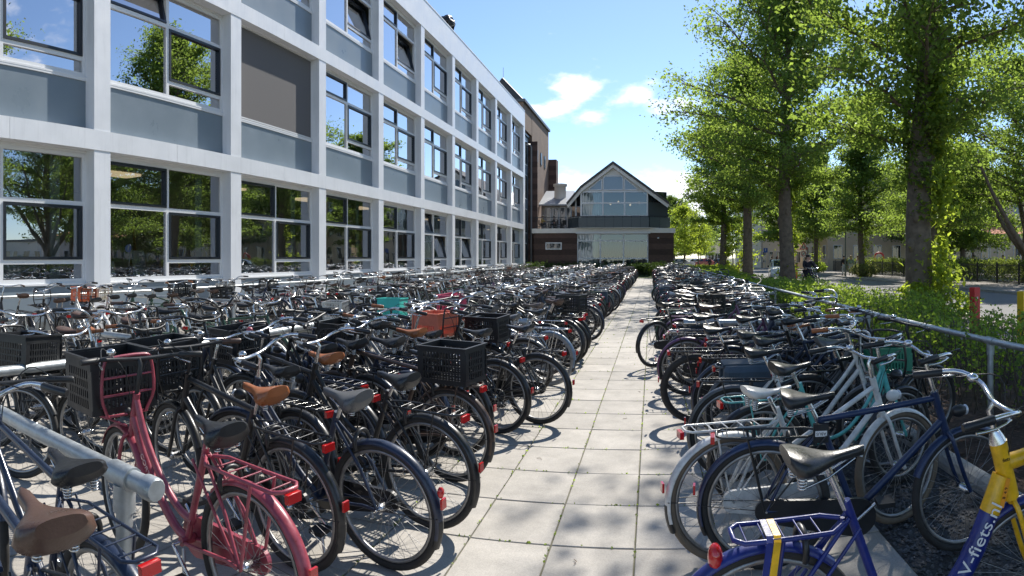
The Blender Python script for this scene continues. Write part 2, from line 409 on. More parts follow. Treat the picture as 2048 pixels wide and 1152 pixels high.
def bike_pieces(s, lod):
    """list of (part, sub-part or None, material, MB, steered)"""
    out = []
    pm = paint(s['paint']); gm = paint(s.get('guard', s['paint'])); trim = M_chrome if s.get('chrome', True) else M_blackp
    n = (10, 6, 4)[lod]; th = s.get('thick', 1.0); kind = s.get('frame', 'step')
    # ---- wheels
    for nm, ax, st in (('rear_wheel', RA, False), ('front_wheel', FA, True)):
        ty, rim, hub = wheel_parts(ax, lod, s.get('rim'), s.get('fat', 1.0))
        out.append((nm, None, tyre(s.get('tyre', 'black')), ty, st))
        out.append((nm, 'rim', M_rim if s.get('rim', 'alu') == 'alu' else M_blackp, rim, st))
        out.append((nm, 'hub', M_chrome, hub, st))
    # ---- frame
    fr = MB(); R1 = .017*th
    if kind == 'diamond':
        fr.tube([ST+Vector((-.003,0,.02)), (.45,0,.895)], R1*.95, n); fr.tube([(.488,0,.765), BB], R1*1.1, n)
    elif kind == 'step':
        fr.tube(smoothpath([(.475,0,.80),(.33,0,.63),(.16,0,.42),BB], 4 if lod == 0 else 2), R1*1.15, n)
        fr.tube(smoothpath([(.45,0,.885),(.31,0,.70),(.13,0,.53),(-.095,0,.475)], 4 if lod == 0 else 2), R1*.9, n)
    elif kind == 'loop':
        fr.tube(smoothpath([(.47,0,.82),(.40,0,.62),(.26,0,.40),(.12,0,.31),BB], 4 if lod == 0 else 2), R1*1.2, n)
        if lod < 2: fr.tube(smoothpath([(.452,0,.87),(.36,0,.66),(.20,0,.47),(.04,0,.41),(-.07,0,.44)], 4 if lod == 0 else 2), R1*.75, n)
    elif kind == 'single':
        fr.tube(smoothpath([(.46,0,.85),(.37,0,.66),(.22,0,.42),(.10,0,.31),BB], 4 if lod == 0 else 2), R1*1.9, n)
    elif kind == 'twin':
        fr.tube(smoothpath([(.478,0,.79),(.40,0,.63),(.27,0,.46),(.12,0,.33),BB], 4 if lod == 0 else 2), R1*1.35, n)
        fr.tube(smoothpath([(.448,0,.90),(.37,0,.72),(.24,0,.55),(.08,0,.43),(-.055,0,.395)], 4 if lod == 0 else 2), R1*1.15, n)
    elif kind == 'hire':
        fr.tube(smoothpath([(.462,0,.80),(.42,0,.70),(.32,0,.50),(.17,0,.34),BB], 4 if lod == 0 else 2), .04, 16)
    elif kind == 'mixte':
        fr.tube([(.485,0,.78), BB], R1*1.05, n)
        fr.tube([(.455,0,.88), (-.13,0,.58)], R1*.9, n)
    fr.tube([BB, ST+Vector((0,0,.03))], R1, n)
    fr.tube([H0, H1], .0205*th, n)
    for sg in (-1, 1):
        fr.tube([BB+Vector((-.03,sg*.035,0)), RA+Vector((.10,sg*.055,0)), RA+Vector((0,sg*.062,0))], .0095*th, max(4, n-3))
        fr.tube([ST+Vector((.01,sg*.014,-.03)), RA+Vector((.1,sg*.05,.2)), RA+Vector((0,sg*.062,0))], .0085*th, max(4, n-3))
    fr.tube([BB+Vector((0,-.04,0)), BB+Vector((0,.04,0))], .024, n)
    out.append(('frame', None, pm, fr, False))
    # ---- fork
    fk = MB()
    fk.tube([H0, H0+Vector((.012,0,-.04))], .022*th, n)
    for sg in (-1, 1):
        fk.tube(smoothpath([H0+Vector((.005,sg*.02,-.02)), H0+Vector((.02,sg*.052,-.06)), Vector((.585,sg*.056,.48)), FA+Vector((0,sg*.057,0))], 3 if lod == 0 else 1), [.0125*th]*(10 if lod == 0 else 4) if False else .0115*th, max(4, n-2))
    out.append(('fork', None, paint(s.get('fork', s['paint'])), fk, True))
    # ---- handlebar with stem
    bh = s.get('barh', 1.08); hb = MB(); bar = s.get('bar', 'swept')
    c = H1 + SAX*((bh-.93)/SAX.z)
    hb.tube([H1, c - SAX*.03, c + Vector((.03,0,.0))], .0125, n)
    bx, bz = c.x+.03, bh
    if bar == 'swept':
        half = [(bx,0,bz),(bx+.015,.10,bz),(bx+.01,.2,bz+.025),(bx-.07,.275,bz+.05),(bx-.24,.305,bz+.03)]; g0 = 3
    elif bar == 'straight':
        half = [(bx,0,bz),(bx,.15,bz+.005),(bx-.02,.24,bz+.01),(bx-.06,.345,bz+.01)]; g0 = 2
    else:   # high loop
        half = [(bx,0,bz),(bx+.02,.06,bz),(bx+.03,.14,bz+.07),(bx-.04,.25,bz+.11),(bx-.24,.285,bz+.085)]; g0 = 3
    pts = [(x,-y,z) for x, y, z in half[:0:-1]] + half
    hb.tube(smoothpath(pts, (4, 2, 1)[lod]), .0112, n)
    bc = s.get('barc', 'chrome')
    out.append(('handlebar', None, M_chrome if bc == 'chrome' else M_blackp, hb, True))
    gcol = s.get('grip', 'black')
    grm = leather(gcol) if gcol in ('brown','tan','white','grey') else M_blackp
    for sg in (-1, 1):
        a = Vector(half[-1]); b = Vector(half[-2]); d = (b-a).normalized()
        a = a - d*.005; gl = .125
        A = Vector((a.x, sg*a.y, a.z)); B = Vector(((a+d*gl).x, sg*(a+d*gl).y, (a+d*gl).z))
        g = MB().tube([A, A.lerp(B,.06), A.lerp(B,.5), A.lerp(B,.95), B], [.013,.0175,.016,.0175,.014], n)
        out.append(('handlebar', 'grip', grm, g, True))
        if lod < 2 and s.get('lever', True):
            lv = MB(); C = B + Vector(((d.x)*.03, sg*d.y*.03, 0))
            lv.tube(smoothpath([C, C+Vector((.035,0,-.01)), C+Vector((-.03,sg*.03,-.025)), C+Vector((-.11,sg*.045,-.03))], 2), .0055, 5)
            out.append(('handlebar', 'brake_lever', M_chrome, lv, True))
    if lod == 0:
        bl = MB().ell((bx-.03, .17, bz+.05), .026, .026, .02, 10, 6)
        out.append(('handlebar', 'bell', (plastic('red') if s.get('bell') == 'red' else M_chrome), bl, True))
        cb = MB()
        for sg in (-1, 1):
            cb.tube(smoothpath([(bx-.10, sg*.25, bz+.03), (bx+.09, sg*.17, bz+.05), (bx+.07, sg*.05, bz-.08), (.47, sg*.02, .84)], 4), .003, 4, cap=False)
        out.append(('cable', None, M_blackp, cb, True))
    # ---- saddle
    sh = s.get('saddle_h', .97)
    tx = ST.x - (sh-.79)*.34
    sp = MB().tube([ST, (tx, 0, sh-.05)], .0125, n)
    out.append(('seat_post', None, M_chrome, sp, False))
    out.append(('saddle', None, leather(s.get('saddle', 'black')), saddle_mb(sh, tx-.005, lod, s.get('swide', 1.15), s.get('sslim', 1.0)), False))
    if lod == 0:
        ss = MB()
        for sg in (-1, 1):
            for k in range(5):
                ss.torus((tx-.105, sg*.055, sh-.095+k*.011), .0175-.0015*(4-k), .0042, 12, 5, 'z')
            ss.tube([(tx-.105, sg*.055, sh-.1), (tx, sg*.02, sh-.085), (tx+.10, sg*.012, sh-.03)], .004, 5)
        out.append(('saddle', 'spring', M_chrome, ss, False))
    # ---- mudguards
    if s.get('guards', True):
        out.append(('mudguard', None, gm, guard(RA, 48, 196, lod), False))
        out.append(('mudguard', None, gm, guard(FA, 28, 158, lod, w=.03), True))
        if lod == 0:
            stt = MB()
            for sg in (-1, 1): stt.tube([RA+Vector((0,sg*.06,0)), RA+Vector((-.355,sg*.03,.02))], .0025, 4)
            out.append(('mudguard_stay', None, M_blackp if s['paint'] != 'white' else M_blackp, stt, False))
        if s.get('flap', lod == 0):
            fl = guard(RA, 180, 205, lod, .36, .03)
            out.append(('mud_flap', None, M_blackp, fl, False))
    # ---- rear rack
    rk = s.get('rack', 'wire')
    if rk:
        m = MB(); z = .745; w = .068; rr = .0065 if rk == 'wire' else .009
        x0, x1 = -.27, (-.60 if kind == 'hire' else -.74)
        loop = [(x0+.06,-.02,z+.005),(x0,-w,z),(x1+.03,-w,z),(x1,-w+.03,z),(x1,w-.03,z),(x1+.03,w,z),(x0,w,z),(x0+.06,.02,z+.005)]
        m.tube(loop, rr, max(4, n-3))
        for k in range((5, 3, 1)[lod]):
            x = x0 + (x1-x0)*(k+.6)/((5, 3, 1)[lod]+.2); m.tube([(x,-w,z),(x,w,z)], .004, 4, cap=False)
        for sg in (-1, 1):
            m.tube([(x1+.16, sg*w, z), RA+Vector((-.01, sg*.066, .0))], rr*.85, max(4, n-4))
            if lod == 0: m.tube([(x0+.1, sg*w, z), RA+Vector((.02, sg*.066, .02))], rr*.8, 5)
        m.tube([(x0+.06,0,z+.005), ST+Vector((-.01,0,-.03))], rr, max(4, n-4))
        out.append(('luggage_rack', None, paint(s.get('rackc', s['paint'])) if s.get('rackc') != 'chrome' else M_chrome, m, False))
        tl = MB(); tl.box(x1-.03, x1-.008, -.036, .036, .70, .738)
        if s.get('tail', True): out.append(('tail_light', None, M_redlens, tl, False))
    else:
        tl = MB().ell((-.845, 0, .50), .018, .02, .03, 8, 6)
        if s.get('guards', True): out.append(('tail_light', None, M_redlens, tl, False))
    if lod == 0:
        rf = MB().box(-.862, -.85, -.02, .02, .42, .47); out.append(('reflector', None, M_redlens, rf, False))
    # ---- drive
    if s.get('chaincase', True):
        poly = []; r1, r2 = .105, .06; cx, cz = RA.x, RA.z
        k = (12, 8, 5)[lod]
        for i in range(k+1): a = -pi/2 + pi*i/k; poly.append((BB.x + r1*cos(a), BB.z + r1*sin(a)))
        for i in range(k+1): a = pi/2 + pi*i/k; poly.append((cx + r2*cos(a), cz + r2*sin(a)))
        cm = s.get('casec', 'black')
        out.append(('chain_guard', None, paint(cm), MB().prism(poly, -.068, -.046), False))
    else:
        cr = MB(); cr.torus((0,-.05,.29), .085, .006, 24 if lod == 0 else 12, 4)
        cr.tube([(0,-.05,.375), RA+Vector((0,-.05,.035))], .004, 4); cr.tube([(0,-.05,.205), RA+Vector((0,-.05,-.035))], .004, 4)
        out.append(('chainring', None, M_blackp, cr, False))
    ca = s.get('crank_a', 40); a = radians(ca); ck = MB()
    e = Vector((cos(a)*.17, 0, sin(a)*.17))
    ck.tube([BB+Vector((0,-.085,0)), BB+Vector((0,.085,0))], .009, max(4, n-4))
    ck.tube([BB+Vector((0,-.085,0)), BB+e+Vector((0,-.085,0))], .009, max(4, n-4)); ck.tube([BB+Vector((0,.085,0)), BB-e+Vector((0,.085,0))], .009, max(4, n-4))
    out.append(('crank', None, M_chrome, ck, False))
    for sg, q in ((-1, BB+e), (1, BB-e)):
        pd = MB().box(q.x-.045, q.x+.045, sg*.095, sg*.185, q.z-.012, q.z+.012)
        out.append(('crank', 'pedal', M_blackp, pd, False))
    if lod < 2:
        ks = MB().tube([(-.03,.045,.27), (-.13,.12,.02)], .009, 5); out.append(('kickstand', None, M_alu, ks, False))
    if lod == 0 and s.get('lock', True):
        lk = MB().torus((RA.x+.12, 0, RA.z+.335), .06, .012, 18, 6, 'x', 0, -.6, pi+.6); out.append(('frame_lock', None, M_blackp, lk, False))
    # ---- headlight
    if lod < 2 and s.get('light', True):
        hl = MB().ell((.60,0,.80), .05, .034, .036, 10, 8); out.append(('headlight', None, {'white': plastic('white'), 'chrome': M_chrome}.get(s.get('lightc'), M_blackp), hl, True))
        hl2 = MB().ell((.645,0,.80), .012, .03, .03, 10, 6); out.append(('headlight', 'lamp_lens', M_lens, hl2, True))
    # ---- skirt guard
    if s.get('skirt'):
        for sg in (-1, 1):
            poly = [RA + Vector((.02,0,.03))]
            for i in range(9): an = radians(20 + 100*i/8); poly.append(RA + Vector((.335*cos(an),0,.335*sin(an))))
            sk = MB().prism([(p.x, p.z) for p in poly], sg*.06, sg*.056)
            out.append(('skirt_guard', None, paint(s['skirt']), sk, False))
    # ---- front carriers
    fr_ = s.get('front')
    if fr_:
        fz = s.get('fz', .80); m = MB(); st = s.get('fsteer', False)
        rr = .0085
        m.tube([(.56,-.13,fz),(.92,-.16,fz),(.92,.16,fz),(.56,.13,fz)], rr, max(4, n-3), closed=True)
        if lod < 2:
            for k in range(3): m.tube([(.65+.09*k,-.14,fz),(.65+.09*k,.14,fz)], .005, 4)
            loopb = smoothpath([(.555,-.12,fz),(.53,-.165,fz+.12),(.52,-.15,fz+.29),(.515,-.10,fz+.33),(.515,.10,fz+.33),(.52,.15,fz+.29),(.53,.165,fz+.12),(.555,.12,fz)], 3)
            m.tube(loopb, rr*1.1, max(4, n-3))
            m.tube([(.535,-.165,fz+.12),(.535,.165,fz+.12)], rr*.8, 5); m.tube([(.525,-.16,fz+.22),(.525,.16,fz+.22)], rr*.8, 5)
        for sg in (-1, 1):
            m.tube([(.74,sg*.145,fz), FA+Vector((0,sg*.075,0))] if st else [(.72,sg*.145,fz),(.51,sg*.03,.74)], rr*.85, max(4, n-4))
        out.append(('front_rack', None, pm if s.get('frackc') is None else paint(s['frackc']), m, st))
        if fr_ == 'crate':
            d = s.get('fcrate', (.30,.40,.28)); cc = s.get('fcratec', 'black')
            out.append(('crate', None, plastic(cc), crate_mb(.565+d[0]/2, 0, fz+.012, d[0], d[1], d[2], lod, s.get('fsolid', .22)), st))
        if fr_ == 'basket':
            d = (.27,.36,.24)
            out.append(('basket', None, mat('wicker_cream', (.6,.56,.46), .7) if s.get('fcratec') == 'cream' else M_alu, crate_mb(.565+d[0]/2, 0, fz+.012, d[0], d[1], d[2], min(lod, 1), .08), st))
    re = s.get('rear')
    if re == 'crate':
        d = (.40,.30,.27)
        out.append(('crate', None, plastic(s.get('rcratec', 'black')), crate_mb(-.50, 0, .757, d[0], d[1], d[2], lod, s.get('rsolid', .18)), False))
    if re == 'pannier':
        for sg in (-1, 1):
            pn = MB(); ring = []
            for (z, t0, t1, x0, x1) in ((.40,.10,.16,-.64,-.34),(.44,.085,.20,-.68,-.30),(.60,.08,.215,-.69,-.28),(.73,.078,.20,-.69,-.28),(.765,.085,.15,-.67,-.30)):
                r = .03
                ring.append([Vector((x, sg*y, z)) for x, y in ((x0,t0),(x1,t0),(x1,t1-r),(x1-r,t1),(x0+r,t1),(x0,t1-r))])
            pn.rings(ring, smooth=False)
            out.append(('pannier', None, mat('pannier_cloth', (.05,.075,.10), .85, 0, .2, 8, .2, 90), pn, False))
            bk = MB().box(-.66, -.32, sg*.217, sg*.222, .52, .545); out.append(('pannier', 'strap', M_blackp, bk, False))
        out.append(('pannier_flap', None, mat('pannier_cloth', (.05,.075,.10)), MB().box(-.69, -.29, -.09, .09, .758, .775), False))
    if s.get('extra'): out.extend(s['extra'](s, lod))
    return out

def midname(p, st):
    if p in ('front_wheel',): return 'front_wheel'
    if p in ('rear_wheel',): return 'rear_wheel'
    if p == 'saddle' or p == 'seat_post': return 'saddle'
    if p in ('crate', 'basket', 'pannier', 'pannier_flap'): return p if p != 'pannier_flap' else 'pannier'
    if st: return 'handlebar'
    return 'frame'
PROTO = {}
def proto(key, spec, lod):
    """list of [name, sub, mesh, steered]; children carry their parent's index"""
    k = (key, lod)
    if k in PROTO: return PROTO[k]
    ps = bike_pieces(spec, lod); res = []
    if lod == 0:
        last = {}
        for part, sub, m, mb, st in ps:
            if st: mb.v = [tuple(Vector(p)-P0) for p in mb.v]
            me = mb.mesh((sub or part), m)
            if sub is None: last[part] = len(res); res.append([part, None, me, st])
            else: res.append([sub, last[part], me, st])
    elif lod == 1:
        g = {}
        for part, sub, m, mb, st in ps:
            if st: mb.v = [tuple(Vector(p)-P0) for p in mb.v]
            nm = midname(part, st); d = g.setdefault((nm, st), (MB(), []))
            if m not in d[1]: d[1].append(m)
            d[0].merge(mb, None, [d[1].index(m)]*(max(mb.m)+1))
        for (nm, st), (mb, ms) in g.items(): res.append([nm, None, mb.mesh(nm, ms), st])
    else:
        for sa in (-22, 18):
            R = Matrix.Translation(P0) @ Matrix.Rotation(radians(sa), 4, SAX) @ Matrix.Translation(-P0)
            mb = MB(); ms = []
            for part, sub, m, b, st in ps:
                if m not in ms: ms.append(m)
                mb.merge(b, R if st else None, [ms.index(m)]*(max(b.m)+1))
            res.append((mb, ms, mb.mesh('bicycle', ms)))
    PROTO[k] = res
    return res
NBIKE = [0]
def place_bike(key, spec, lod, rear, head, lean=0.0, steer=0.0, label=None, group=None):
    """rear: ground point under the rear axle; head: heading in degrees; lean in degrees to the rider's left"""
    h = radians(head); loc = (rear[0]+.48*cos(h), rear[1]+.48*sin(h), 0.0)
    NBIKE[0] += 1
    M = Matrix.Translation(loc) @ Matrix.Rotation(h, 4, 'Z') @ Matrix.Rotation(-radians(lean), 4, 'X')
    pr = proto(key, spec, lod)
    if lod == 2:
        o = link('bicycle', pr[NBIKE[0] % 2][2]); o.matrix_world = M
        return tag(o, label, 'bicycle', group)
    root = bpy.data.objects.new('bicycle', None); COL.objects.link(root); root.empty_display_size = .2
    root.matrix_world = M; tag(root, label, 'bicycle', group)
    SM = Matrix.Translation(P0) @ Matrix.Rotation(radians(steer), 4, SAX)
    objs = []; dz = 0.0 if key.startswith('hero') else random.uniform(-.05, .06)
    sc_ = 1.0 if key.startswith('hero') else random.uniform(.955, 1.04)
    root.scale = (sc_, sc_, sc_)
    for nm, par, me, st in pr:
        o = bpy.data.objects.new(nm, me); COL.objects.link(o)
        if par is None:
            o.parent = root
            if nm in ('saddle', 'seat_post'): o.location.z = dz
            if st: o.matrix_local = SM
        else: o.parent = objs[par]
        objs.append(o)
    root['_n'] = 0
    del root['_n']
    return root, objs
# ------------------------------------------------------------------ ground, paving, road
def groundmat(name, c1, c2, scale=30, rough=.95, bump=.4, big=.5):
    m = bpy.data.materials.new(name); m.use_nodes = True; nt = m.node_tree; b = nt.nodes['Principled BSDF']
    b.inputs['Roughness'].default_value = rough
    tc = nt.nodes.new('ShaderNodeTexCoord')
    n = nt.nodes.new('ShaderNodeTexNoise'); n.inputs['Scale'].default_value = scale; n.inputs['Detail'].default_value = 8; n.inputs['Roughness'].default_value = .7
    nt.links.new(tc.outputs['Object'], n.inputs['Vector'])
    n2 = nt.nodes.new('ShaderNodeTexNoise'); n2.inputs['Scale'].default_value = big; n2.inputs['Detail'].default_value = 4
    nt.links.new(tc.outputs['Object'], n2.inputs['Vector'])
    ad = nt.nodes.new('ShaderNodeMath'); ad.operation = 'ADD'; nt.links.new(n.outputs['Fac'], ad.inputs[0]); nt.links.new(n2.outputs['Fac'], ad.inputs[1])
    r = nt.nodes.new('ShaderNodeMapRange'); r.inputs['From Min'].default_value = .7; r.inputs['From Max'].default_value = 1.3
    nt.links.new(ad.outputs[0], r.inputs['Value'])
    mx = nt.nodes.new('ShaderNodeMix'); mx.data_type = 'RGBA'
    mx.inputs['A'].default_value = (*c1, 1); mx.inputs['B'].default_value = (*c2, 1)
    nt.links.new(r.outputs[0], mx.inputs['Factor']); nt.links.new(mx.outputs['Result'], b.inputs['Base Color'])
    bp = nt.nodes.new('ShaderNodeBump'); bp.inputs['Strength'].default_value = bump; bp.inputs['Distance'].default_value = .02
    nt.links.new(n.outputs['Fac'], bp.inputs['Height']); nt.links.new(bp.outputs[0], b.inputs['Normal'])
    return m
def slabmat():
    m = bpy.data.materials.new('concrete_slab'); m.use_nodes = True; nt = m.node_tree; b = nt.nodes['Principled BSDF']
    b.inputs['Roughness'].default_value = .85; b.inputs['Specular IOR Level'].default_value = .3
    tc = nt.nodes.new('ShaderNodeTexCoord'); geo = nt.nodes.new('ShaderNodeNewGeometry')
    fine = nt.nodes.new('ShaderNodeTexNoise'); fine.inputs['Scale'].default_value = 140; fine.inputs['Detail'].default_value = 3; fine.inputs['Roughness'].default_value = .8
    mid = nt.nodes.new('ShaderNodeTexNoise'); mid.inputs['Scale'].default_value = 3.2; mid.inputs['Detail'].default_value = 7; mid.inputs['Roughness'].default_value = .7
    vor = nt.nodes.new('ShaderNodeTexVoronoi'); vor.inputs['Scale'].default_value = 34
    for n in (fine, mid, vor): nt.links.new(tc.outputs['Object'], n.inputs['Vector'])
    def mr(src, a, bb, lo, hi):
        r = nt.nodes.new('ShaderNodeMapRange'); r.inputs['From Min'].default_value = a; r.inputs['From Max'].default_value = bb
        r.inputs['To Min'].default_value = lo; r.inputs['To Max'].default_value = hi; nt.links.new(src, r.inputs['Value']); return r.outputs[0]
    def mul(a, c):
        x = nt.nodes.new('ShaderNodeMath'); x.operation = 'MULTIPLY'; nt.links.new(a, x.inputs[0]); nt.links.new(c, x.inputs[1]); return x.outputs[0]
    f = mul(mr(fine.outputs['Fac'], .3, .7, .78, 1.2), mr(mid.outputs['Fac'], .3, .72, .80, 1.14))
    f = mul(f, mr(geo.outputs['Random Per Island'], 0, 1, .88, 1.08))
    f = mul(f, mr(vor.outputs['Distance'], 0.0, .10, .72, 1.0))
    x = nt.nodes.new('ShaderNodeVectorMath'); x.operation = 'SCALE'; x.inputs[0].default_value = (.415,.39,.352)
    nt.links.new(f, x.inputs['Scale']); nt.links.new(x.outputs[0], b.inputs['Base Color'])
    bp = nt.nodes.new('ShaderNodeBump'); bp.inputs['Strength'].default_value = .25; bp.inputs['Distance'].default_value = .003
    nt.links.new(fine.outputs['Fac'], bp.inputs['Height']); nt.links.new(bp.outputs[0], b.inputs['Normal'])
    return m
MB().add([(-900,-300,0),(900,-300,0),(900,1500,0),(-900,1500,0)], [(0,1,2,3)]).build('ground', groundmat('earth', (.05,.055,.03), (.11,.12,.05), 2.0))
tag(bpy.data.objects['ground'], kind='structure')
# joints of sand and moss under the slabs
o = MB().add([(-12.2,-3,.004),(1.40,-3,.004),(1.40,52.5,.004),(-12.2,52.5,.004)], [(0,1,2,3)]).build('paving_joint', groundmat('joint_sand', (.10,.095,.07), (.17,.17,.10), 9)); tag(o, kind='structure')
pv = MB(); TW, TD = .485, .63; g = .0045
def slab(x0, x1, y0, y1):
    z = .018 + random.uniform(-.0016, .0016); bv = .004; sx, sy = random.uniform(-.0012, .0012), random.uniform(-.0012, .0012)
    def Z(i, j): return z + i*sx + j*sy
    vs = [(x0,y0,.0),(x1,y0,.0),(x1,y1,.0),(x0,y1,.0),
          (x0,y0,Z(-1,-1)-bv),(x1,y0,Z(1,-1)-bv),(x1,y1,Z(1,1)-bv),(x0,y1,Z(-1,1)-bv),
          (x0+bv,y0+bv,Z(-1,-1)),(x1-bv,y0+bv,Z(1,-1)),(x1-bv,y1-bv,Z(1,1)),(x0+bv,y1-bv,Z(-1,1))]
    pv.add(vs, [(0,1,5,4),(1,2,6,5),(2,3,7,6),(3,0,4,7),(4,5,9,8),(5,6,10,9),(6,7,11,10),(7,4,8,11),(8,9,10,11)])
for i in range(-24, 6):
    for j in range(-8, 77):
        x0 = -.098 + (i-1)*TW + random.uniform(-.001,.001); y0 = 3.67 + (j-1)*TD + random.uniform(-.001,.001)
        if x0 > 1.2: continue
        slab(x0+g, x0+TW-g, y0+g, y0+TD-g)
o = pv.build('path', slabmat()); tag(o, kind='structure')
# rounded concrete kerb along the planting bed
kb = MB(); y = -3.0
while y < 52:
    prof = [(x-.16, z) for x, z in [(2.37,.0),(2.37,.06),(2.39,.10),(2.43,.125),(2.47,.125),(2.51,.10),(2.53,.06),(2.53,.0)]]
    kb.prism(prof, y+.004, y+.996, 'y'); y += 1.0
o = kb.build('kerb', mat('kerb_concrete', (.34,.33,.30), .9, 0, .25, 4, .2, 60)); tag(o, kind='structure')
o = MB().add([(2.36,-3,.03),(5.75,-3,.03),(5.75,55,.03),(2.36,55,.03)], [(0,1,2,3)]).build('planting_bed', groundmat('bark_mulch', (.018,.011,.008), (.10,.058,.038), 26, .95, 1.0, 2)); tag(o, kind='structure')
# bark chips lying on the bed
n = 9000; px_ = rng.uniform(2.4, 5.6, n); py_ = rng.uniform(.5, 26, n)**1.0
V = np.zeros((n,4,3)); a = rng.uniform(0, 2*pi, n); L = rng.uniform(.012,.04,n); W = rng.uniform(.006,.016,n); t1 = rng.uniform(-.4,.4,n); zz = .034+rng.uniform(0,.02,n)
for k,(u,v) in enumerate(((-1,-1),(1,-1),(1,1),(-1,1))):
    V[:,k,0] = px_+u*L*np.cos(a)-v*W*np.sin(a); V[:,k,1] = py_+u*L*np.sin(a)+v*W*np.cos(a); V[:,k,2] = zz+u*L*np.sin(t1)+.008
chipm = groundmat('bark_chip', (.03,.017,.012), (.17,.10,.07), 30, .95, .3, 20)
o = link('bark_chips', quads_mesh('bark_chips', V, [chipm])); tag(o, kind='stuff')
# strip of dark gravel between the slabs and the kerb
o = MB().add([(1.358,-3,.010),(2.212,-3,.010),(2.212,52.5,.010),(1.358,52.5,.010)], [(0,1,2,3)]).build('gravel_strip', groundmat('dark_gravel', (.02,.021,.022), (.075,.076,.078), 45, .95, .8, 3)); tag(o, kind='structure')
n = 9000; gp = MB(); cx = rng.uniform(1.375, 2.19, n); cyy = 1.2 + 15*rng.uniform(0, 1, n)**1.6; sz = rng.uniform(.006, .016, n); an = rng.uniform(0, pi, n)
V = np.zeros((n*2,4,3))
for k,(u,v) in enumerate(((-1,-1),(1,-1),(1,1),(-1,1))):
    for h in (0, 1):
        s_ = sz*(1.0 if h == 0 else 1.0); ux, uy = u*np.cos(an)-v*.75*np.sin(an), u*np.sin(an)+v*.75*np.cos(an)
        V[h::2,k,0] = cx+ux*s_*(1 if h == 0 else .55); V[h::2,k,1] = cyy+uy*s_*(1 if h == 0 else .55); V[h::2,k,2] = .012+sz*(.15 if h == 0 else .8)+(v*sz*.25 if h == 0 else 0)
o = link('pebbles', quads_mesh('pebbles', V, [groundmat('pebble', (.04,.042,.045), (.16,.16,.165), 25, .9, .1, 30)])); tag(o, kind='stuff')
# pavement, road, far pavement
o = MB().box(5.75, 8.2, -20, 130, -.05, .09).build('pavement', brickmat('pavement_brick', (.21,.18,.16), (.27,.235,.21), (.12,.11,.09), .2, .1)); tag(o, kind='structure')
m_road = groundmat('road_asphalt', (.15,.145,.14), (.205,.20,.195), 60, .9, .2, .35)
o = MB().box(8.32, 15.6, -30, 320, -.05, .012).build('road', m_road); tag(o, kind='structure')
o = MB().add([(3,66,.008),(8.31,66,.008),(8.31,320,.008),(3,320,.008)], [(0,1,2,3)]).build('side_street', m_road); tag(o, kind='structure')
for nm, x0, x1 in (('kerb', 8.2, 8.32), ('kerb', 15.6, 15.5)):
    kb = MB(); y = -20
    while y < 110: kb.box(x0, x1, y+.004, y+.996, -.05, .13); y += 1.0
    o = kb.build(nm, MATS['kerb_concrete']); tag(o, kind='structure')
o = MB().box(15.75, 20.6, -20, 120, -.05, .11).build('pavement', groundmat('far_pavement_tile', (.20,.175,.155), (.29,.26,.235), 22, .9, .2, .6)); tag(o, kind='structure')
o = MB().add([(20.6,-20,.1),(70,-20,.1),(70,74,.1),(20.6,74,.1)], [(0,1,2,3)]).build('playground', groundmat('playground_tile', (.2,.185,.165), (.28,.26,.23), 14)); tag(o, kind='structure')
# forecourt lawn in front of the pavilion
o = MB().add([(-12,52.5,.02),(8.2,52.5,.02),(8.2,66,.02),(-12,66,.02)], [(0,1,2,3)]).build('lawn', groundmat('short_grass', (.03,.055,.012), (.07,.11,.025), 18)); tag(o, kind='structure')

# ------------------------------------------------------------------ school building
XF, XP, XG = -11.5, -11.82, -11.89     # column face, spandrel face, glass
Y0, BAY, CW = 9.77, 5.226, .51
NB0, NB1 = -2, 9
def cy(i): return Y0 + BAY*i
fl = [dict(b0=4.21, b1=4.68, sill=1.07, wtop=4.15), dict(b0=8.855, b1=9.32, sill=5.95, wtop=8.80), dict(b0=13.52, b1=14.95, sill=10.62, wtop=13.46)]
school = empty('school_building', (-12, 33, 0), 0, 'long three storey school with white grid facade and blue grey panels', 'building')
SI = Matrix.Translation((12, -33, 0))
def sb(name, mb, m, parent=school, loc=None):
    mb.v = [(x+12, y-33, z) for x, y, z in mb.v]
    return mb.build(name, m, parent)
for i in range(NB0, NB1+1):
    sb('column', MB().box(XF-.46, XF-.003, cy(i), cy(i)+CW, 0, 14.2), M_white)
ye = cy(NB1)+CW
for k, f in enumerate(fl):
    mb = MB(); seams = [cy(NB0)-.01] + [cy(i)+CW+(BAY-CW)*.5 for i in range(NB0, NB1)] + [ye+.01]
    for a, b in zip(seams[:-1], seams[1:]): mb.box(XF-.30, XF+.012, a+.005, b-.005, f['b0'], f['b1'])
    sb('fascia', mb, M_white)
    sb('fascia_back', MB().box(XF-.31, XF-.02, cy(NB0), ye, f['b0']+.01, f['b1']-.01), M_dark_frame)
sb('parapet_cap', MB().box(XF-.6, XF+.035, cy(NB0)-.03, ye+.03, 14.953, 15.02), M_white)
sb('plinth', MB().box(XP-.1, XP+.02, cy(NB0)-.02, ye+.015, 0, .22), mat('plinth_grey', (.12,.14,.15), .6))
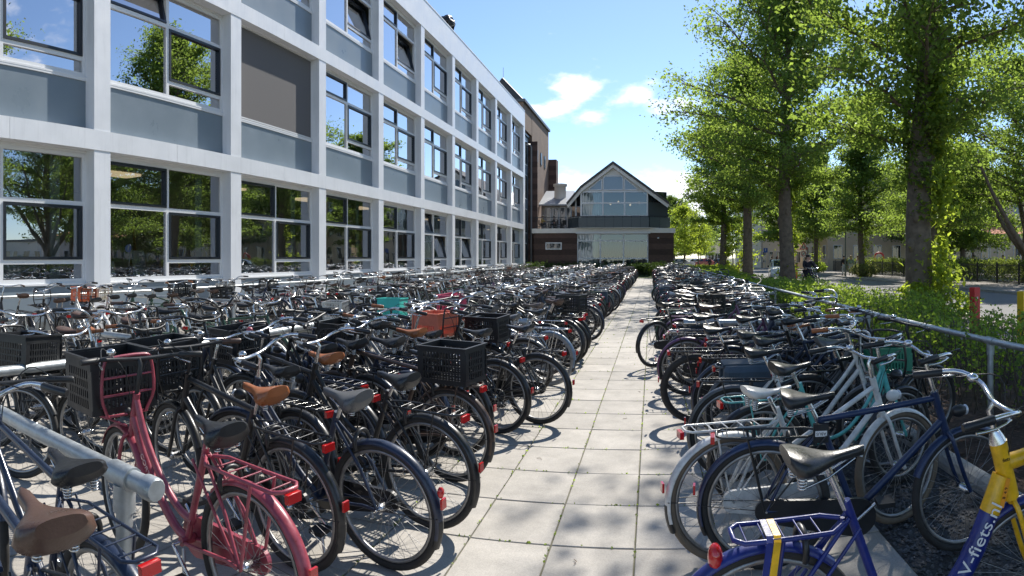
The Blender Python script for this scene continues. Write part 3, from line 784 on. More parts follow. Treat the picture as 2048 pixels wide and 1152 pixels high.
# windows: two kinds of mesh shared by every bay
W = BAY-CW; FT = .095
def win_meshes(z0, z1, ztr, zb, kind):
    """y from 0 to W; returns frame mesh, list of sashes (y0,y1,z0,z1,side), list of fixed panes"""
    f = MB(); mid = W*.5; d0, d1 = XG-.05, XG+.055; hw = .052
    f.box(d0, d1, 0, FT, z0, z1); f.box(d0, d1, W-FT, W, z0, z1); f.box(d0, d1, FT, W-FT, z0, z0+FT+.02); f.box(d0, d1, FT, W-FT, z1-FT, z1)
    f.box(d0, d1-.002, mid-hw, mid+hw, z0+FT+.02, z1-FT)
    f.box(d0, d1-.004, FT, mid-hw, ztr-hw, ztr+hw); f.box(d0, d1-.004, mid+hw, W-FT, ztr-hw, ztr+hw); f.box(d0, d1-.004, mid+hw, W-FT, zb-hw, zb+hw)
    f.box(d1, d1+.05, -.0, W, z0-.03, z0+.012)
    # y increases away from the camera: the half nearer the camera is seen on the left
    sash = [(FT, mid-hw, ztr+hw, z1-FT), (mid+hw, W-FT, zb+hw, ztr-hw)]
    fixed = [(FT, mid-hw, z0+FT+.02, ztr-hw), (mid+hw, W-FT, ztr+hw, z1-FT), (mid+hw, W-FT, z0+FT+.02, zb-hw)]
    return f, sash, fixed
G_low = glassmat('ground_floor_glass', (.86,.93,.90), .30, 1.85)
G_up = glassmat('upper_floor_glass', (.34,.40,.42), .46, 1.9, (.95,.96,1))
def sash_mesh(a, b, c, d):
    s = MB(); t = .068; x0, x1 = -.04, .075
    h = d-c
    s.box(x0, x1, a, a+t, 0, h); s.box(x0, x1, b-t, b, 0, h); s.box(x0, x1, a+t, b-t, 0, t); s.box(x0, x1, a+t, b-t, h-t, h)
    p = MB().add([(0,a+t,t),(0,b-t,t),(0,b-t,h-t),(0,a+t,h-t)], [(0,1,2,3)])
    hd = MB().box(-.07, -.045, (a+b)/2-.06, (a+b)/2+.06, h-t+.02, h-t+.045)
    return s, p
wcache = {}
def wmesh(k):
    if k in wcache: return wcache[k]
    f = fl[k]
    ztr, zb = ((2.955, 1.58), (7.90, 6.40), (12.57, 11.07))[k]
    fr, sash, fixed = win_meshes(f['sill'], f['wtop'], ztr, zb, k)
    fm = fr.mesh('frame', M_white_trim)
    gl = G_low if k == 0 else G_up
    fx = MB()
    for a, b, c, d in fixed: fx.add([(XG,a,c),(XG,b,c),(XG,b,d),(XG,a,d)], [(0,1,2,3)])
    pm = fx.mesh('pane', gl)
    ss = []
    for a, b, c, d in sash:
        s, p = sash_mesh(a, b, c, d); ss.append((s.mesh('sash', M_dark_frame), p.mesh('pane', gl), c))
    wcache[k] = (fm, pm, ss); return wcache[k]
OPEN = {(0,4):(1,), (0,5):(1,), (1,0):(0,), (0,1):(), (2,2):(1,), (0,-1):(), (2,3):(1,), (0,7):()}
OPENT = {(0,4):(0,)}
for k in range(3):
    fm, pm, ss = wmesh(k)
    for i in range(NB0, NB1):
        y = cy(i)+CW; f = fl[k]
        zp0 = .22 if k == 0 else fl[k-1]['b1']
        w = link('window', fm, school, (12, y-33, 0))
        link('pane', pm, w)
        for q, (sm, pn, c) in enumerate(ss):
            s = link('sash', sm, w, (XG, 0, c)); 
            if q in OPEN.get((k, i), ()) or q in OPENT.get((k, i), ()): s.rotation_euler = (0, radians(-13), 0)
            # the pane sits in the sash, so it tilts with it
            p = link('sash_pane', pn, w, (XG, 0, c)); p.rotation_euler = s.rotation_euler
        sb('spandrel_panel', MB().box(XP-.05, XP, y+.003, y+W-.003, zp0+.002 if k else .225, f['sill']-.033), M_panel)
        if k: sb('spandrel_sill', MB().box(XP+.002, XP+.03, y+.002, y+W-.002, f['sill']-.03-.05, f['sill']-.031), M_white_trim)
        # reveal above the window head
        sb('window_head', MB().box(XG-.05, XF-.303, y+.001, y+W-.001, f['wtop']+.002, f['b0']+.02), M_white_trim)
# outside blind drawn down over one first floor window
bm = mat('screen_blind_cloth', (.135,.13,.13), .9, 0, .08, 30, .1, 300)
y = cy(1)+CW
b = sb('blind', MB().box(XG+.075, XG+.079, y+.08, y+W-.08, 6.02, 8.78), bm)
sb('blind_bottom_rail', MB().box(XG+.07, XG+.10, y+.06, y+W-.06, 5.985, 6.02), M_white_trim)
# inside: floors, ceilings, back wall, side walls
m_wall_in = mat('classroom_wall', (.68,.70,.66), .9); m_ceil = mat('classroom_ceiling', (.72,.73,.7), .9); m_floor_in = mat('classroom_floor', (.34,.32,.29), .6)
sb('floor_slab', MB().box(-21, XG-.06, cy(NB0), ye, .22, .40), m_floor_in)
for k in range(3):
    zt = fl[k]['wtop']; zn = (fl[k]['b1']+.25)
    sb('ceiling', MB().box(-21, XG-.06, cy(NB0)+.01, ye-.01, zt-.02, zn), m_ceil)
sb('back_wall', MB().box(-21.2, -21.0, cy(NB0), ye, 0, 14.6), m_wall_in)
for i in (-1, 1, 4, 6, 9):
    yy = cy(i)+.2 if i < 9 else ye-.25
    for k in range(3):
        z0 = .40 if k == 0 else fl[k-1]['b1']+.25
        sb('partition_wall', MB().box(-20.99, XG-.12, yy, yy+.18, z0, fl[k]['wtop']-.021), m_wall_in)
sb('end_wall', MB().box(-21.2, XF-.01, ye+.002, ye+.24, 0, 14.9), M_white)
sb('end_wall', MB().box(-21.2, XF-.48, cy(NB0)-.25, cy(NB0)-.002, 0, 14.9), M_white)
sb('roof', MB().box(-21.3, XF-.31, cy(NB0), ye, 14.6, 14.85), mat('roof_felt', (.08,.08,.08), .9))
lamp_m = mat('ceiling_lamp', (.8,.6,.3), .5, 0, 0, 1, 0, 1, .5, ((1,.74,.48), .5))
for i in range(-2, 9):
    for dx in (1.9,):
        yy = cy(i)+CW+W*.5
        sb('ceiling_light', MB().box(-11.9-dx-.32, -11.9-dx+.32, yy-.62, yy+.62, 4.06, 4.126), lamp_m)
# grey structural posts just behind the glass
for i in range(NB0, NB1):
    yy = cy(i)+CW+W-.75
    sb('inner_post', MB().box(-12.75, -12.25, yy, yy+.3, .41, 4.12), mat('inner_post_paint', (.42,.45,.45), .7))
# door-height cupboards and white boards along the back of the rooms
for i in range(NB0, NB1):
    yy = cy(i)+CW
    sb('pin_board', MB().box(-20.99, -20.95, yy+.7, yy+3.1, 1.3, 2.6), mat('pin_board_paper', (.5,.48,.42), .8))

# wooden easels and canvases in the ground floor studio
wood = mat('easel_wood', (.36,.21,.09), .6, 0, .2, 6)
def easel(y, x, board, lab, lean=0.0):
    r = empty('easel', (x, y, .40), lean, lab, 'easel', 'easels in the art room')
    e = MB(); e.bar((0,0,.0),(-.22,0,2.25),.07,.045,(0,1,0)); e.build('mast', wood, r)
    for sg in (-1, 1): MB().bar((.12,sg*.38,0),(-.12,sg*.16,1.35),.05,.04,(0,1,0)).build('leg', wood, r)
    MB().bar((-.75,0,0),(-.16,0,1.6),.05,.04,(0,1,0)).build('leg', wood, r)
    t = MB(); t.box(-.08,.10,-.42,.42,.60,.66); t.box(.055,.10,-.42,-.34,.661,.80); t.box(.055,.10,.34,.42,.661,.80); t.build('tray', wood, r)
    if board:
        c = MB(); c.bar((.06,0,.68),(-.06,0,.68+board[1]),board[0],.025,(1,0,0)); cv = c.build('canvas', mat('canvas_cloth', (.62,.61,.57), .9), r)
    return r
easel(cy(-1)+CW+3.2, -12.9, (.75,.7), 'wooden easel with a small canvas behind the leftmost ground floor window', .2)
easel(cy(0)+CW+.95, -12.75, None, 'bare wooden easel leaning at left behind the second ground floor window', -.3)
easel(cy(0)+CW+3.0, -13.6, (.6,.8), 'wooden easel with a pale canvas deeper in the second ground floor bay', .1)
for yy, z, w_, h_, lab in ((cy(-1)+CW+.9, .43, 1.0, 1.35, 'large white canvas leaning by the leftmost ground floor window'), (cy(0)+CW+.62, .43, .85, 1.15, 'white stretched canvas leaning beside the bare easel'), (cy(1)+CW+1.5, .43, .5, .95, 'small pale board standing in the third ground floor window')):
    r = empty('canvas', (-12.35, yy, z), 0, lab, 'canvas')
    MB().bar((0,0,0),(-.2,0,h_),w_,.03,(1,0,0)).build('cloth_face', MATS['canvas_cloth'], r)
    MB().bar((.022,-w_/2+.03,0.0),(-.178,-w_/2+.03,h_),.05,.012,(1,0,0)).build('stretcher_bar', wood, r)
    MB().bar((.025,0,h_*.45),(.0,0,h_*.45+.05),w_-.12,.012,(1,0,0)).build('cross_bar', wood, r)

# dark ribbed sphere on the roof
r = empty('roof_sculpture', (-12.6, 38.0, 15.02), 0, 'dark metal ball of bent bands standing on the school roof edge', 'sculpture')
mb = MB()
for k in range(7):
    R = Matrix.Rotation(k*.9, 3, 'Z') @ Matrix.Rotation(.5+k*.7, 3, 'X')
    t = MB().torus((0,0,0), .55, .05, 22, 4, 'z', flat=2.2); 
    mb.v_ = 0; b0 = len(mb.v); mb.merge(t); 
    for q in range(b0, len(mb.v)): p = R @ Vector(mb.v[q]); mb.v[q] = (p.x, p.y, p.z+1.15)
mb.build('band', mat('dark_bronze', (.03,.03,.03), .4, .6), r)
MB().tube([(0,0,0),(0,0,.65)], .06, 8).build('stand', MATS['dark_bronze'], r)
MB().tube([(0,0,.65),(0,0,1.7)], .025, 6).build('axis', MATS['dark_bronze'], r)

# ------------------------------------------------------------------ stair link and brick block behind the white wing
m_brickbrown = brickmat('brown_brick', (.145,.095,.066), (.185,.12,.083), (.16,.13,.10))
m_brickdark = brickmat('dark_brick', (.085,.05,.04), (.12,.068,.052), (.06,.052,.046), .21, .065, 'x', .55)
link_ = empty('stair_link', (-13, 60.5, 0), 0, 'narrow glazed stair link between white wing and brown brick block', 'building')
def pb(parent, name, mb, m):
    lx, ly, lz = parent.location
    mb.v = [(x-lx, y-ly, z-lz) for x, y, z in mb.v]
    return mb.build(name, m, parent)
pb(link_, 'wall', MB().box(-16, -12.35, 57.65, 63.4, 0, 13.6), M_panel)
pb(link_, 'roof', MB().box(-16, -12.2, 57.66, 63.39, 13.602, 13.8), M_dark_frame)
for k in range(4):
    z0 = .7 + 3.35*k
    for yy in (58.0, 60.4):
        w = pb(link_, 'window', MB().box(-12.345, -12.27, yy, yy+2.2, z0, z0+2.4), M_white_trim)
        q = MB().box(-12.34, -12.262, yy+.08, yy+1.06, z0+.08, z0+2.32); q.box(-12.34, -12.262, yy+1.14, yy+2.12, z0+.08, z0+2.32)
        q.v = [(x+13, y-60.5, z) for x, y, z in q.v]; q.build('pane', mat('dark_glass', (.02,.03,.035), .03, 0, 0, 1, 0, 1, 1.0), w)
dn = pb(link_, 'drainpipe', MB().tube([(-12.0,63.2,.3),(-12.0,63.2,12.7),(-12.1,63.0,12.9),(-12.6,62.6,12.95)], .10, 8), mat('zinc', (.25,.26,.27), .5, .4))
bb = empty('brick_block', (-16, 69, 0), 0, 'tall brown brick block with tiny windows behind the white wing', 'building')
pb(bb, 'wall', MB().box(-22, -12.0, 63.6, 74, 0, 16.3), m_brickbrown)
pb(bb, 'upper_wall', MB().box(-22, -12.02, 59.2, 63.598, 13.9, 16.298), m_brickbrown)
pb(bb, 'roof_edge', MB().box(-22.1, -11.8, 59.0, 74.1, 16.302, 16.56), mat('dark_zinc', (.06,.065,.07), .5))
for j, yy in enumerate((66.0, 68.4, 70.8)):
    w = pb(bb, 'window', MB().box(-12.0, -11.93, yy, yy+.75, 11.7, 13.0), M_dark_frame)
pb(bb, 'corner_pier', MB().box(-12.6, -11.4, 63.35, 63.58, 0, 13.3), m_brickdark)
chm = tag(pb(bb, 'flue_stack', MB().box(-13.0, -11.1, 74.12, 75.6, 0, 13.1), m_brickdark))
# dark tiled roof seen above the white parapet
rt = empty('tiled_roof', (-16, 68, 16.57), 0, 'dark pantile roof ridge rising above the end of the white parapet', 'roof')
mb = MB()
for k in range(16):
    y = 67.2 + k*.44; mb.tube([(-12.2,y,16.75),(-16.0,y+.05,20.85)], .2, 8)
pb(rt, 'tile_row', mb, mat('dark_pantile', (.03,.03,.032), .5))
pb(rt, 'roof_slope', MB().prism([(-12.1,16.57),(-16.0,20.8),(-19.9,16.57)], 67.0, 74, 'y'), MATS['dark_pantile'])
pb(rt, 'lightning_rod', MB().tube([(-16,68,20.7),(-16,68,22.3)], .03, 5), M_galv)

# ------------------------------------------------------------------ pavilion
PY = 62.0
pav = empty('pavilion', (-4, 66, 0), 0, 'gabled two storey pavilion with glazed front over a dark brick base', 'building')
def px(x, y, d=PY): return (d*tan((x-VPX)/F), HC + (HOR-y)/F*d/cos((x-VPX)/F))
m_cream = mat('cream_timber', (.76,.73,.67), .6, 0, .08, 2); m_slate = mat('slate_roof', (.07,.065,.062), .7, 0, .25, 2.5)
G_pav = glassmat('pavilion_glass', (.60,.68,.68), .05, 1.6, (.8,.9,1))
x0, x1, x2, x3 = -11.5, -7.25, -.35, 2.1
# ground floor
pb(pav, 'brick_wall', MB().box(x0, x1, PY, PY+.35, 0, 4.05), m_brickdark)
pb(pav, 'brick_wall', MB().box(x2, x3, PY, PY+.35, 0, 4.05), m_brickdark)
pb(pav, 'brick_wall', MB().box(x3-.35, x3, PY+.352, PY+15, 0, 4.05), m_brickdark)
pb(pav, 'brick_wall', MB().box(x1, x2, PY+.02, PY+.3, 0, .85), m_brickdark)
pb(pav, 'floor', MB().box(x0, x3-.36, PY+.36, PY+15, .1, .3), m_floor_in)
pb(pav, 'floor', MB().box(x0-.2, x3+.15, PY-.12, PY+15, 4.052, 4.50), m_cream)
pb(pav, 'ground_back_wall', MB().box(x0+.1, x3-.36, PY+5, PY+5.2, .3, 4.05), mat('pavilion_inner_wall', (.2,.2,.19), .9))
pb(pav, 'ground_side_wall', MB().box(x0, x0+.3, PY+.36, PY+15, 0, 4.05), m_brickdark)
def gridwin(parent, name, xs, zs, y, bar=.13, skip=()):
    f = MB(); 
    for x in xs: f.box(x-bar/2, x+bar/2, y-.06, y+.06, zs[0]-bar/2, zs[-1]+bar/2)
    for z in zs:
        for a, b in zip(xs[:-1], xs[1:]): f.box(a+bar/2, b-bar/2, y-.055, y+.055, z-bar/2, z+bar/2)
    w = pb(pav, name, f, M_white_trim)
    g = MB()
    for a, b in zip(xs[:-1], xs[1:]):
        for c, d in zip(zs[:-1], zs[1:]): g.add([(a,y,c),(b,y,c),(b,y,d),(a,y,d)], [(0,1,2,3)])
    lx, ly, lz = pav.location; g.v = [(x-lx, yy-ly, z-lz) for x, yy, z in g.v]
    g.build('pane', G_pav, w); return w
gridwin(pav, 'window', [x1+.05, -5.0, -2.75, x2-.05], [.92, 1.6, 3.3, 3.98], PY+.15)
cur = mat('curtain_cloth', (.10,.12,.105), .9); curw = mat('curtain_white', (.75,.76,.76), .9)
def curtain(a, b, z0, z1, y, m):
    n = int((b-a)/.05); mb = MB()
    vs = []; 
    for i in range(n+1):
        x = a+(b-a)*i/n; yy = y + .07*sin(i*.9) + .02*sin(i*.31)
        vs += [(x,yy,z0),(x,yy,z1)]
    fs = [(2*i,2*i+2,2*i+3,2*i+1) for i in range(n)]
    mb.add(vs, fs, 0, True); return pb(pav, 'curtain', mb, m)
curtain(x1+.1, -5.3, .9, 3.95, PY+.6, curw); curtain(-4.7, -3.0, .9, 3.3, PY+.8, cur); curtain(-2.6, x2-.2, .9, 3.3, PY+.75, cur)
sw = pb(pav, 'window', MB().box(-10.35, -8.75, PY-.05, PY+.05, 2.45, 3.15), M_white_trim)
q = MB().box(-10.25, -8.85, PY-.056, PY-.02, 2.55, 3.05); q.v = [(x+4, y-66, z) for x, y, z in q.v]; q.build('pane', MATS['dark_glass'], sw)
# upper storey
u0, u1 = -6.85, -.45; el, er = -8.15, 1.55
rz, kz, ez, kx0, kx1, rx = 10.95, 8.6, 7.0, -6.9, -.5, -3.75
roofprof = [(el-.15,ez-.05),(kx0,kz),(rx,rz),(kx1,kz),(er+.15,ez-.05)]
inn = [(er+.02,ez-.2),(kx1-.05,kz-.24),(rx,rz-.28),(kx0+.05,kz-.24),(el-.02,ez-.2)]
pb(pav, 'roof', MB().prism(roofprof+inn, PY-.35, PY+15, 'y'), m_slate)
pb(pav, 'barge_board', MB().prism([(el-.1,ez-.22),(kx0,kz-.20),(rx,rz-.22),(kx1,kz-.20),(er+.1,ez-.22),(er-.05,ez-.52),(kx1-.14,kz-.55),(rx,rz-.62),(kx0+.14,kz-.55),(el+.05,ez-.52)], PY-.25, PY-.05, 'y'), m_cream)
zt = 9.45
pb(pav, 'gable', MB().prism([(kx0+.05,8.12),(kx0+.05,kz-.26),(rx,rz-.3),(kx1-.05,kz-.26),(kx1-.05,8.12)], PY+.14, PY+.2, 'y'), m_cream)
gridwin(pav, 'window', [u0, -4.75, -2.65, u1], [5.7, 6.95, 8.05], PY+.1, .14)
# trapezoid lights in the gable
f = MB(); g = MB()
tri = [[(-6.2,8.22),(-4.85,8.22),(-4.85,9.35)], [(-4.7,8.22),(-2.8,8.22),(-2.8,9.4),(-3.0,9.55),(-4.5,9.55),(-4.7,9.4)], [(-2.65,8.22),(-1.3,8.22),(-2.65,9.35)]]
for t in tri:
    for a, b in zip(t, t[1:]+t[:1]): f.bar((a[0],PY+.1,a[1]),(b[0],PY+.1,b[1]),.09,.13,(0,1,0))
    g.add([(x,PY+.1,z) for x, z in t], [tuple(range(len(t)))])
w = pb(pav, 'gable_window', f, M_white_trim); g.v = [(x+4,y-66,z) for x,y,z in g.v]; g.build('pane', mat('gable_glass', (.16,.22,.29), .05, 0, 0, 1, 0, 1, .8), w)  # bluish reflection painted into the pane colour
# angled flanks left and right of the glazed front
lf = MB().prism([(u0-.05,PY+.1),(u0-.05,PY+.22),(el+.05,PY+2.2),(el-.05,PY+2.1)], 4.5, 5.7, 'z'); pb(pav, 'flank_wall', lf, m_cream)
for t in (0, .5, 1):
    xx = u0-.05+(el-u0)*t*.98; yy = PY+.16+2.0*t*.98; w = pb(pav, 'window_post', MB().box(xx-.05, xx+.05, yy-.05, yy+.05, 5.7, kz-.3-1.35*t), M_white_trim)
g = MB().add([(u0-.05,PY+.16,5.7),(el,PY+2.15,5.7),(el,PY+2.15,6.7),(u0-.05,PY+.16,8.1)], [(0,1,2,3)]); g.v = [(x+4,y-66,z) for x,y,z in g.v]; g.build('pane', G_pav, w)
pb(pav, 'flank_wall', MB().prism([(u1+.06,PY+.1),(u1+.06,PY+.3),(er-.1,PY+1.3),(er,PY+1.1)], 4.5, 7.0, 'z'), mat('dark_cladding', (.045,.06,.065), .6))
g = MB().prism([(u1+.08,PY+.16),(u1+.08,PY+.22),(er-.1,PY+1.26),(er-.1,PY+1.18)], 7.02, 8.1, 'z'); pb(pav, 'flank_window', g, MATS['dark_glass'])
pb(pav, 'side_wall', MB().box(er-.25, er, PY+1.32, PY+15, 4.5, 6.8), m_brickdark)
pb(pav, 'side_wall', MB().box(el, el+.25, PY+2.3, PY+15, 4.5, 6.8), m_cream)
curtain(u0+.1, -4.9, 5.75, 8.0, PY+.5, curw)
# lamps hanging in the upper hall
for k, (xx, zz) in enumerate(((-4.2,7.1),(-3.4,7.3),(-1.3,7.2),(-2.2,7.0))):
    pb(pav, 'hall_lamp', MB().ell((xx,PY+3,zz), .09, .09, .12, 8, 6), lamp_m)
pb(pav, 'back_wall', MB().prism([(el+.3,4.57),(el+.3,6.7),(kx0,8.2),(rx,10.4),(kx1,8.2),(er-.3,6.7),(er-.3,4.57)], PY+6, PY+6.2, 'y'), mat('hall_back', (.20,.25,.31), .8))
# balcony with dark panels
bp_ = mat('balcony_panel', (.055,.075,.085), .3)
pts = [(-8.3,PY+1.2),(-7.1,PY-.35),(-.25,PY-.35),(1.75,PY+.9)]
bal = empty_part = None
mb = MB(); pr = MB()
for (a, b) in zip(pts[:-1], pts[1:]):
    A = Vector((*a, 0)); B = Vector((*b, 0)); n = max(2, int((B-A).length/.82))
    for i in range(n):
        p = A.lerp(B, (i+.02)/n); q = A.lerp(B, (i+.98)/n); mb.bar((p.x,p.y,5.08),(q.x,q.y,5.08),.02,.95,(0,0,1))
    for i in range(n+1):
        p = A.lerp(B, i/n); pr.bar((p.x,p.y,4.5),(p.x,p.y,5.62),.05,.05,(0,1,0))
    pr.bar((a[0],a[1],5.65),(b[0],b[1],5.65),.07,.06)
pb(pav, 'balcony_panel', mb, bp_); pb(pav, 'balcony_rail', pr, M_dark_frame)
pb(pav, 'balcony_floor', MB().prism([(-8.4,PY+1.6),(-7.2,PY-.5),(-.2,PY-.5),(1.9,PY+1.2),(1.9,PY+2),(-8.4,PY+2)], 4.503, 4.56, 'z'), m_cream)
# terrace at the left with a thin railing, glazed wall and low roof behind
rl = MB(); rl.bar((-11.4,PY+.1,5.6),(-8.3,PY+.1,5.6),.06,.06); rl.bar((-11.4,PY+.1,4.7),(-8.3,PY+.1,4.7),.04,.04)
for i in range(32): x = -11.4+3.1*i/31; rl.bar((x,PY+.1,4.5),(x,PY+.1,5.6),.018,.018,(0,1,0))
pb(pav, 'terrace_railing', rl, M_dark_frame)
pb(pav, 'terrace_wall', MB().box(-11.5, el+.0, PY+4.2, PY+4.4, 4.5, 7.3), mat('terrace_wall_paint', (.45,.42,.38), .8))
for k in range(4):
    x = -11.1+.75*k; w = pb(pav, 'terrace_door', MB().box(x, x+.68, PY+4.1, PY+4.19, 4.56, 6.9), M_white_trim)
    q = MB().box(x+.08, x+.6, PY+4.07, PY+4.098, 4.7, 6.8); q.v = [(a+4,b-66,c) for a,b,c in q.v]; q.build('pane', MATS['dark_glass'], w)
pb(pav, 'lean_to_roof', MB().prism([(PY+3.1,7.0),(PY+3.1,7.14),(PY+8,9.0),(PY+8,8.8)], -11.6, el-.3, 'x'), mat('zinc_roof', (.3,.32,.34), .45, .3))
ch = pb(pav, 'chimney', MB().tube([(-9.7,PY+5.5,7.6),(-9.7,PY+5.5,9.2),(-9.7,PY+5.5,9.21),(-9.7,PY+5.5,9.45)], [.62,.62,.75,.75], 14), m_cream)
pb(pav, 'awning_case', MB().box(x1-.1, x2+.2, PY-.32, PY-.1, 3.99, 4.16), M_white_trim)
pb(pav, 'wall_lamp', MB().ell((.6,PY-.06,3.55), .1, .1, .1, 8, 6), M_lens)
pb(pav, 'house_sign', MB().box(-.95, -.6, PY+.05, PY+.09, 1.15, 1.55), mat('sign_black', (.01,.01,.01), .5))

# ------------------------------------------------------------------ tubular bicycle rails
def rail(name, pts, r, posts, label, group, joints=(), caps=()):
    rt = empty(name, (pts[0][0], pts[0][1], 0), 0, label, 'bicycle rail', group)
    ox, oy = pts[0][0], pts[0][1]
    def loc(p): return (p[0]-ox, p[1]-oy, p[2])
    MB().tube([loc(p) for p in pts], r, 14).build('rail_tube', M_galv, rt)
    for p in posts:
        MB().tube([loc((p[0],p[1],0)), loc((p[0],p[1],p[2]-r*.5))], r*.92, 12).build('post', M_galv, rt)
        MB().tube([loc((p[0],p[1],p[2]-r*1.1-.10)), loc((p[0],p[1],p[2]-r*.8))], r*1.22, 12).build('post_socket', M_galv, rt)
    d = (Vector(pts[1])-Vector(pts[0])).normalized()
    for p in joints:
        a = Vector(p); MB().tube([loc(a-d*.07), loc(a+d*.07)], r*1.24, 14).build('clamp', M_galv, rt)
    for p, s in caps:
        a = Vector(p); MB().tube([loc(a), loc(a+d*.055*s), loc(a+d*.065*s)], [r*1.22, r*1.22, r*1.05], 14).build('end_cap', M_galv, rt)
    return rt
RZ = .88
GR = 'galvanised bicycle rails'
ys = [-1.74+3.54*k for k in range(14)]
rail('bicycle_rail', [(3.1,-2.5,RZ),(3.1,46,RZ)], .031, [(3.1,y,RZ) for y in ys], 'long galvanised rail in front of the hedge at right', GR, [(3.1,y,RZ) for y in ys])
yl = [-1.72+3.54*k for k in range(15)]
rail('bicycle_rail', [(-3.83,-2.5,RZ),(-3.83,48.5,RZ)], .036, [(-3.83,y,RZ) for y in yl], 'long galvanised rail through the middle of the left bicycles', GR, [(-3.83,y,RZ) for y in yl])
rail('bicycle_rail', [(-10.95,-1.5,RZ),(-10.95,47,RZ)], .03, [(-10.95,y+.9,RZ) for y in yl[:-1]], 'long galvanised rail close to the white school facade', GR, [(-10.95,y+.9,RZ) for y in yl[:-1]])
cz = .775
for k in range(7):
    y = 1.80+7.08*k
    rail('bicycle_rail', [(-1.80,y,cz),(-3.83,y+.28,cz)], .04, [(-1.95,y+.02,cz)], 'nearest galvanised cross rail with end cap beside the red bicycle' if k == 0 else f'{ORD[k]} galvanised cross rail with end cap left of the path', GR, [(-1.96,y+.022,cz)], [((-1.80,y,cz),-1)])
    if k < 6:
        y2 = y+3.2
        rail('bicycle_rail', [(-5.96,y2,cz),(-3.87,y2,cz)], .04, [(-5.8,y2,cz)], f'{ORD[k]} galvanised cross rail reaching back from the middle rail', GR, [(-5.8,y2,cz)], [((-5.96,y2,cz),-1)])
        rail('bicycle_rail', [(-7.87,y+1.7,cz),(-10.93,y+1.7,cz)], .04, [(-8.05,y+1.7,cz)], f'{ORD[k]} galvanised cross rail sticking out from the facade rail', GR, [(-8.05,y+1.7,cz)], [((-7.87,y+1.7,cz),-1)])
    if 0 < k < 7:
        y3 = 8.88+7.08*(k-1)
        rail('bicycle_rail', [(.50,y3,cz),(3.075,y3,cz)], .045 if k < 2 else .04, [(.62,y3,cz)], 'nearest galvanised cross rail on the hedge side of the path' if k == 1 else f'{ORD[k-1]} galvanised cross rail on the hedge side', GR, [(.66,y3,cz)], [((.50,y3,cz),-1)])
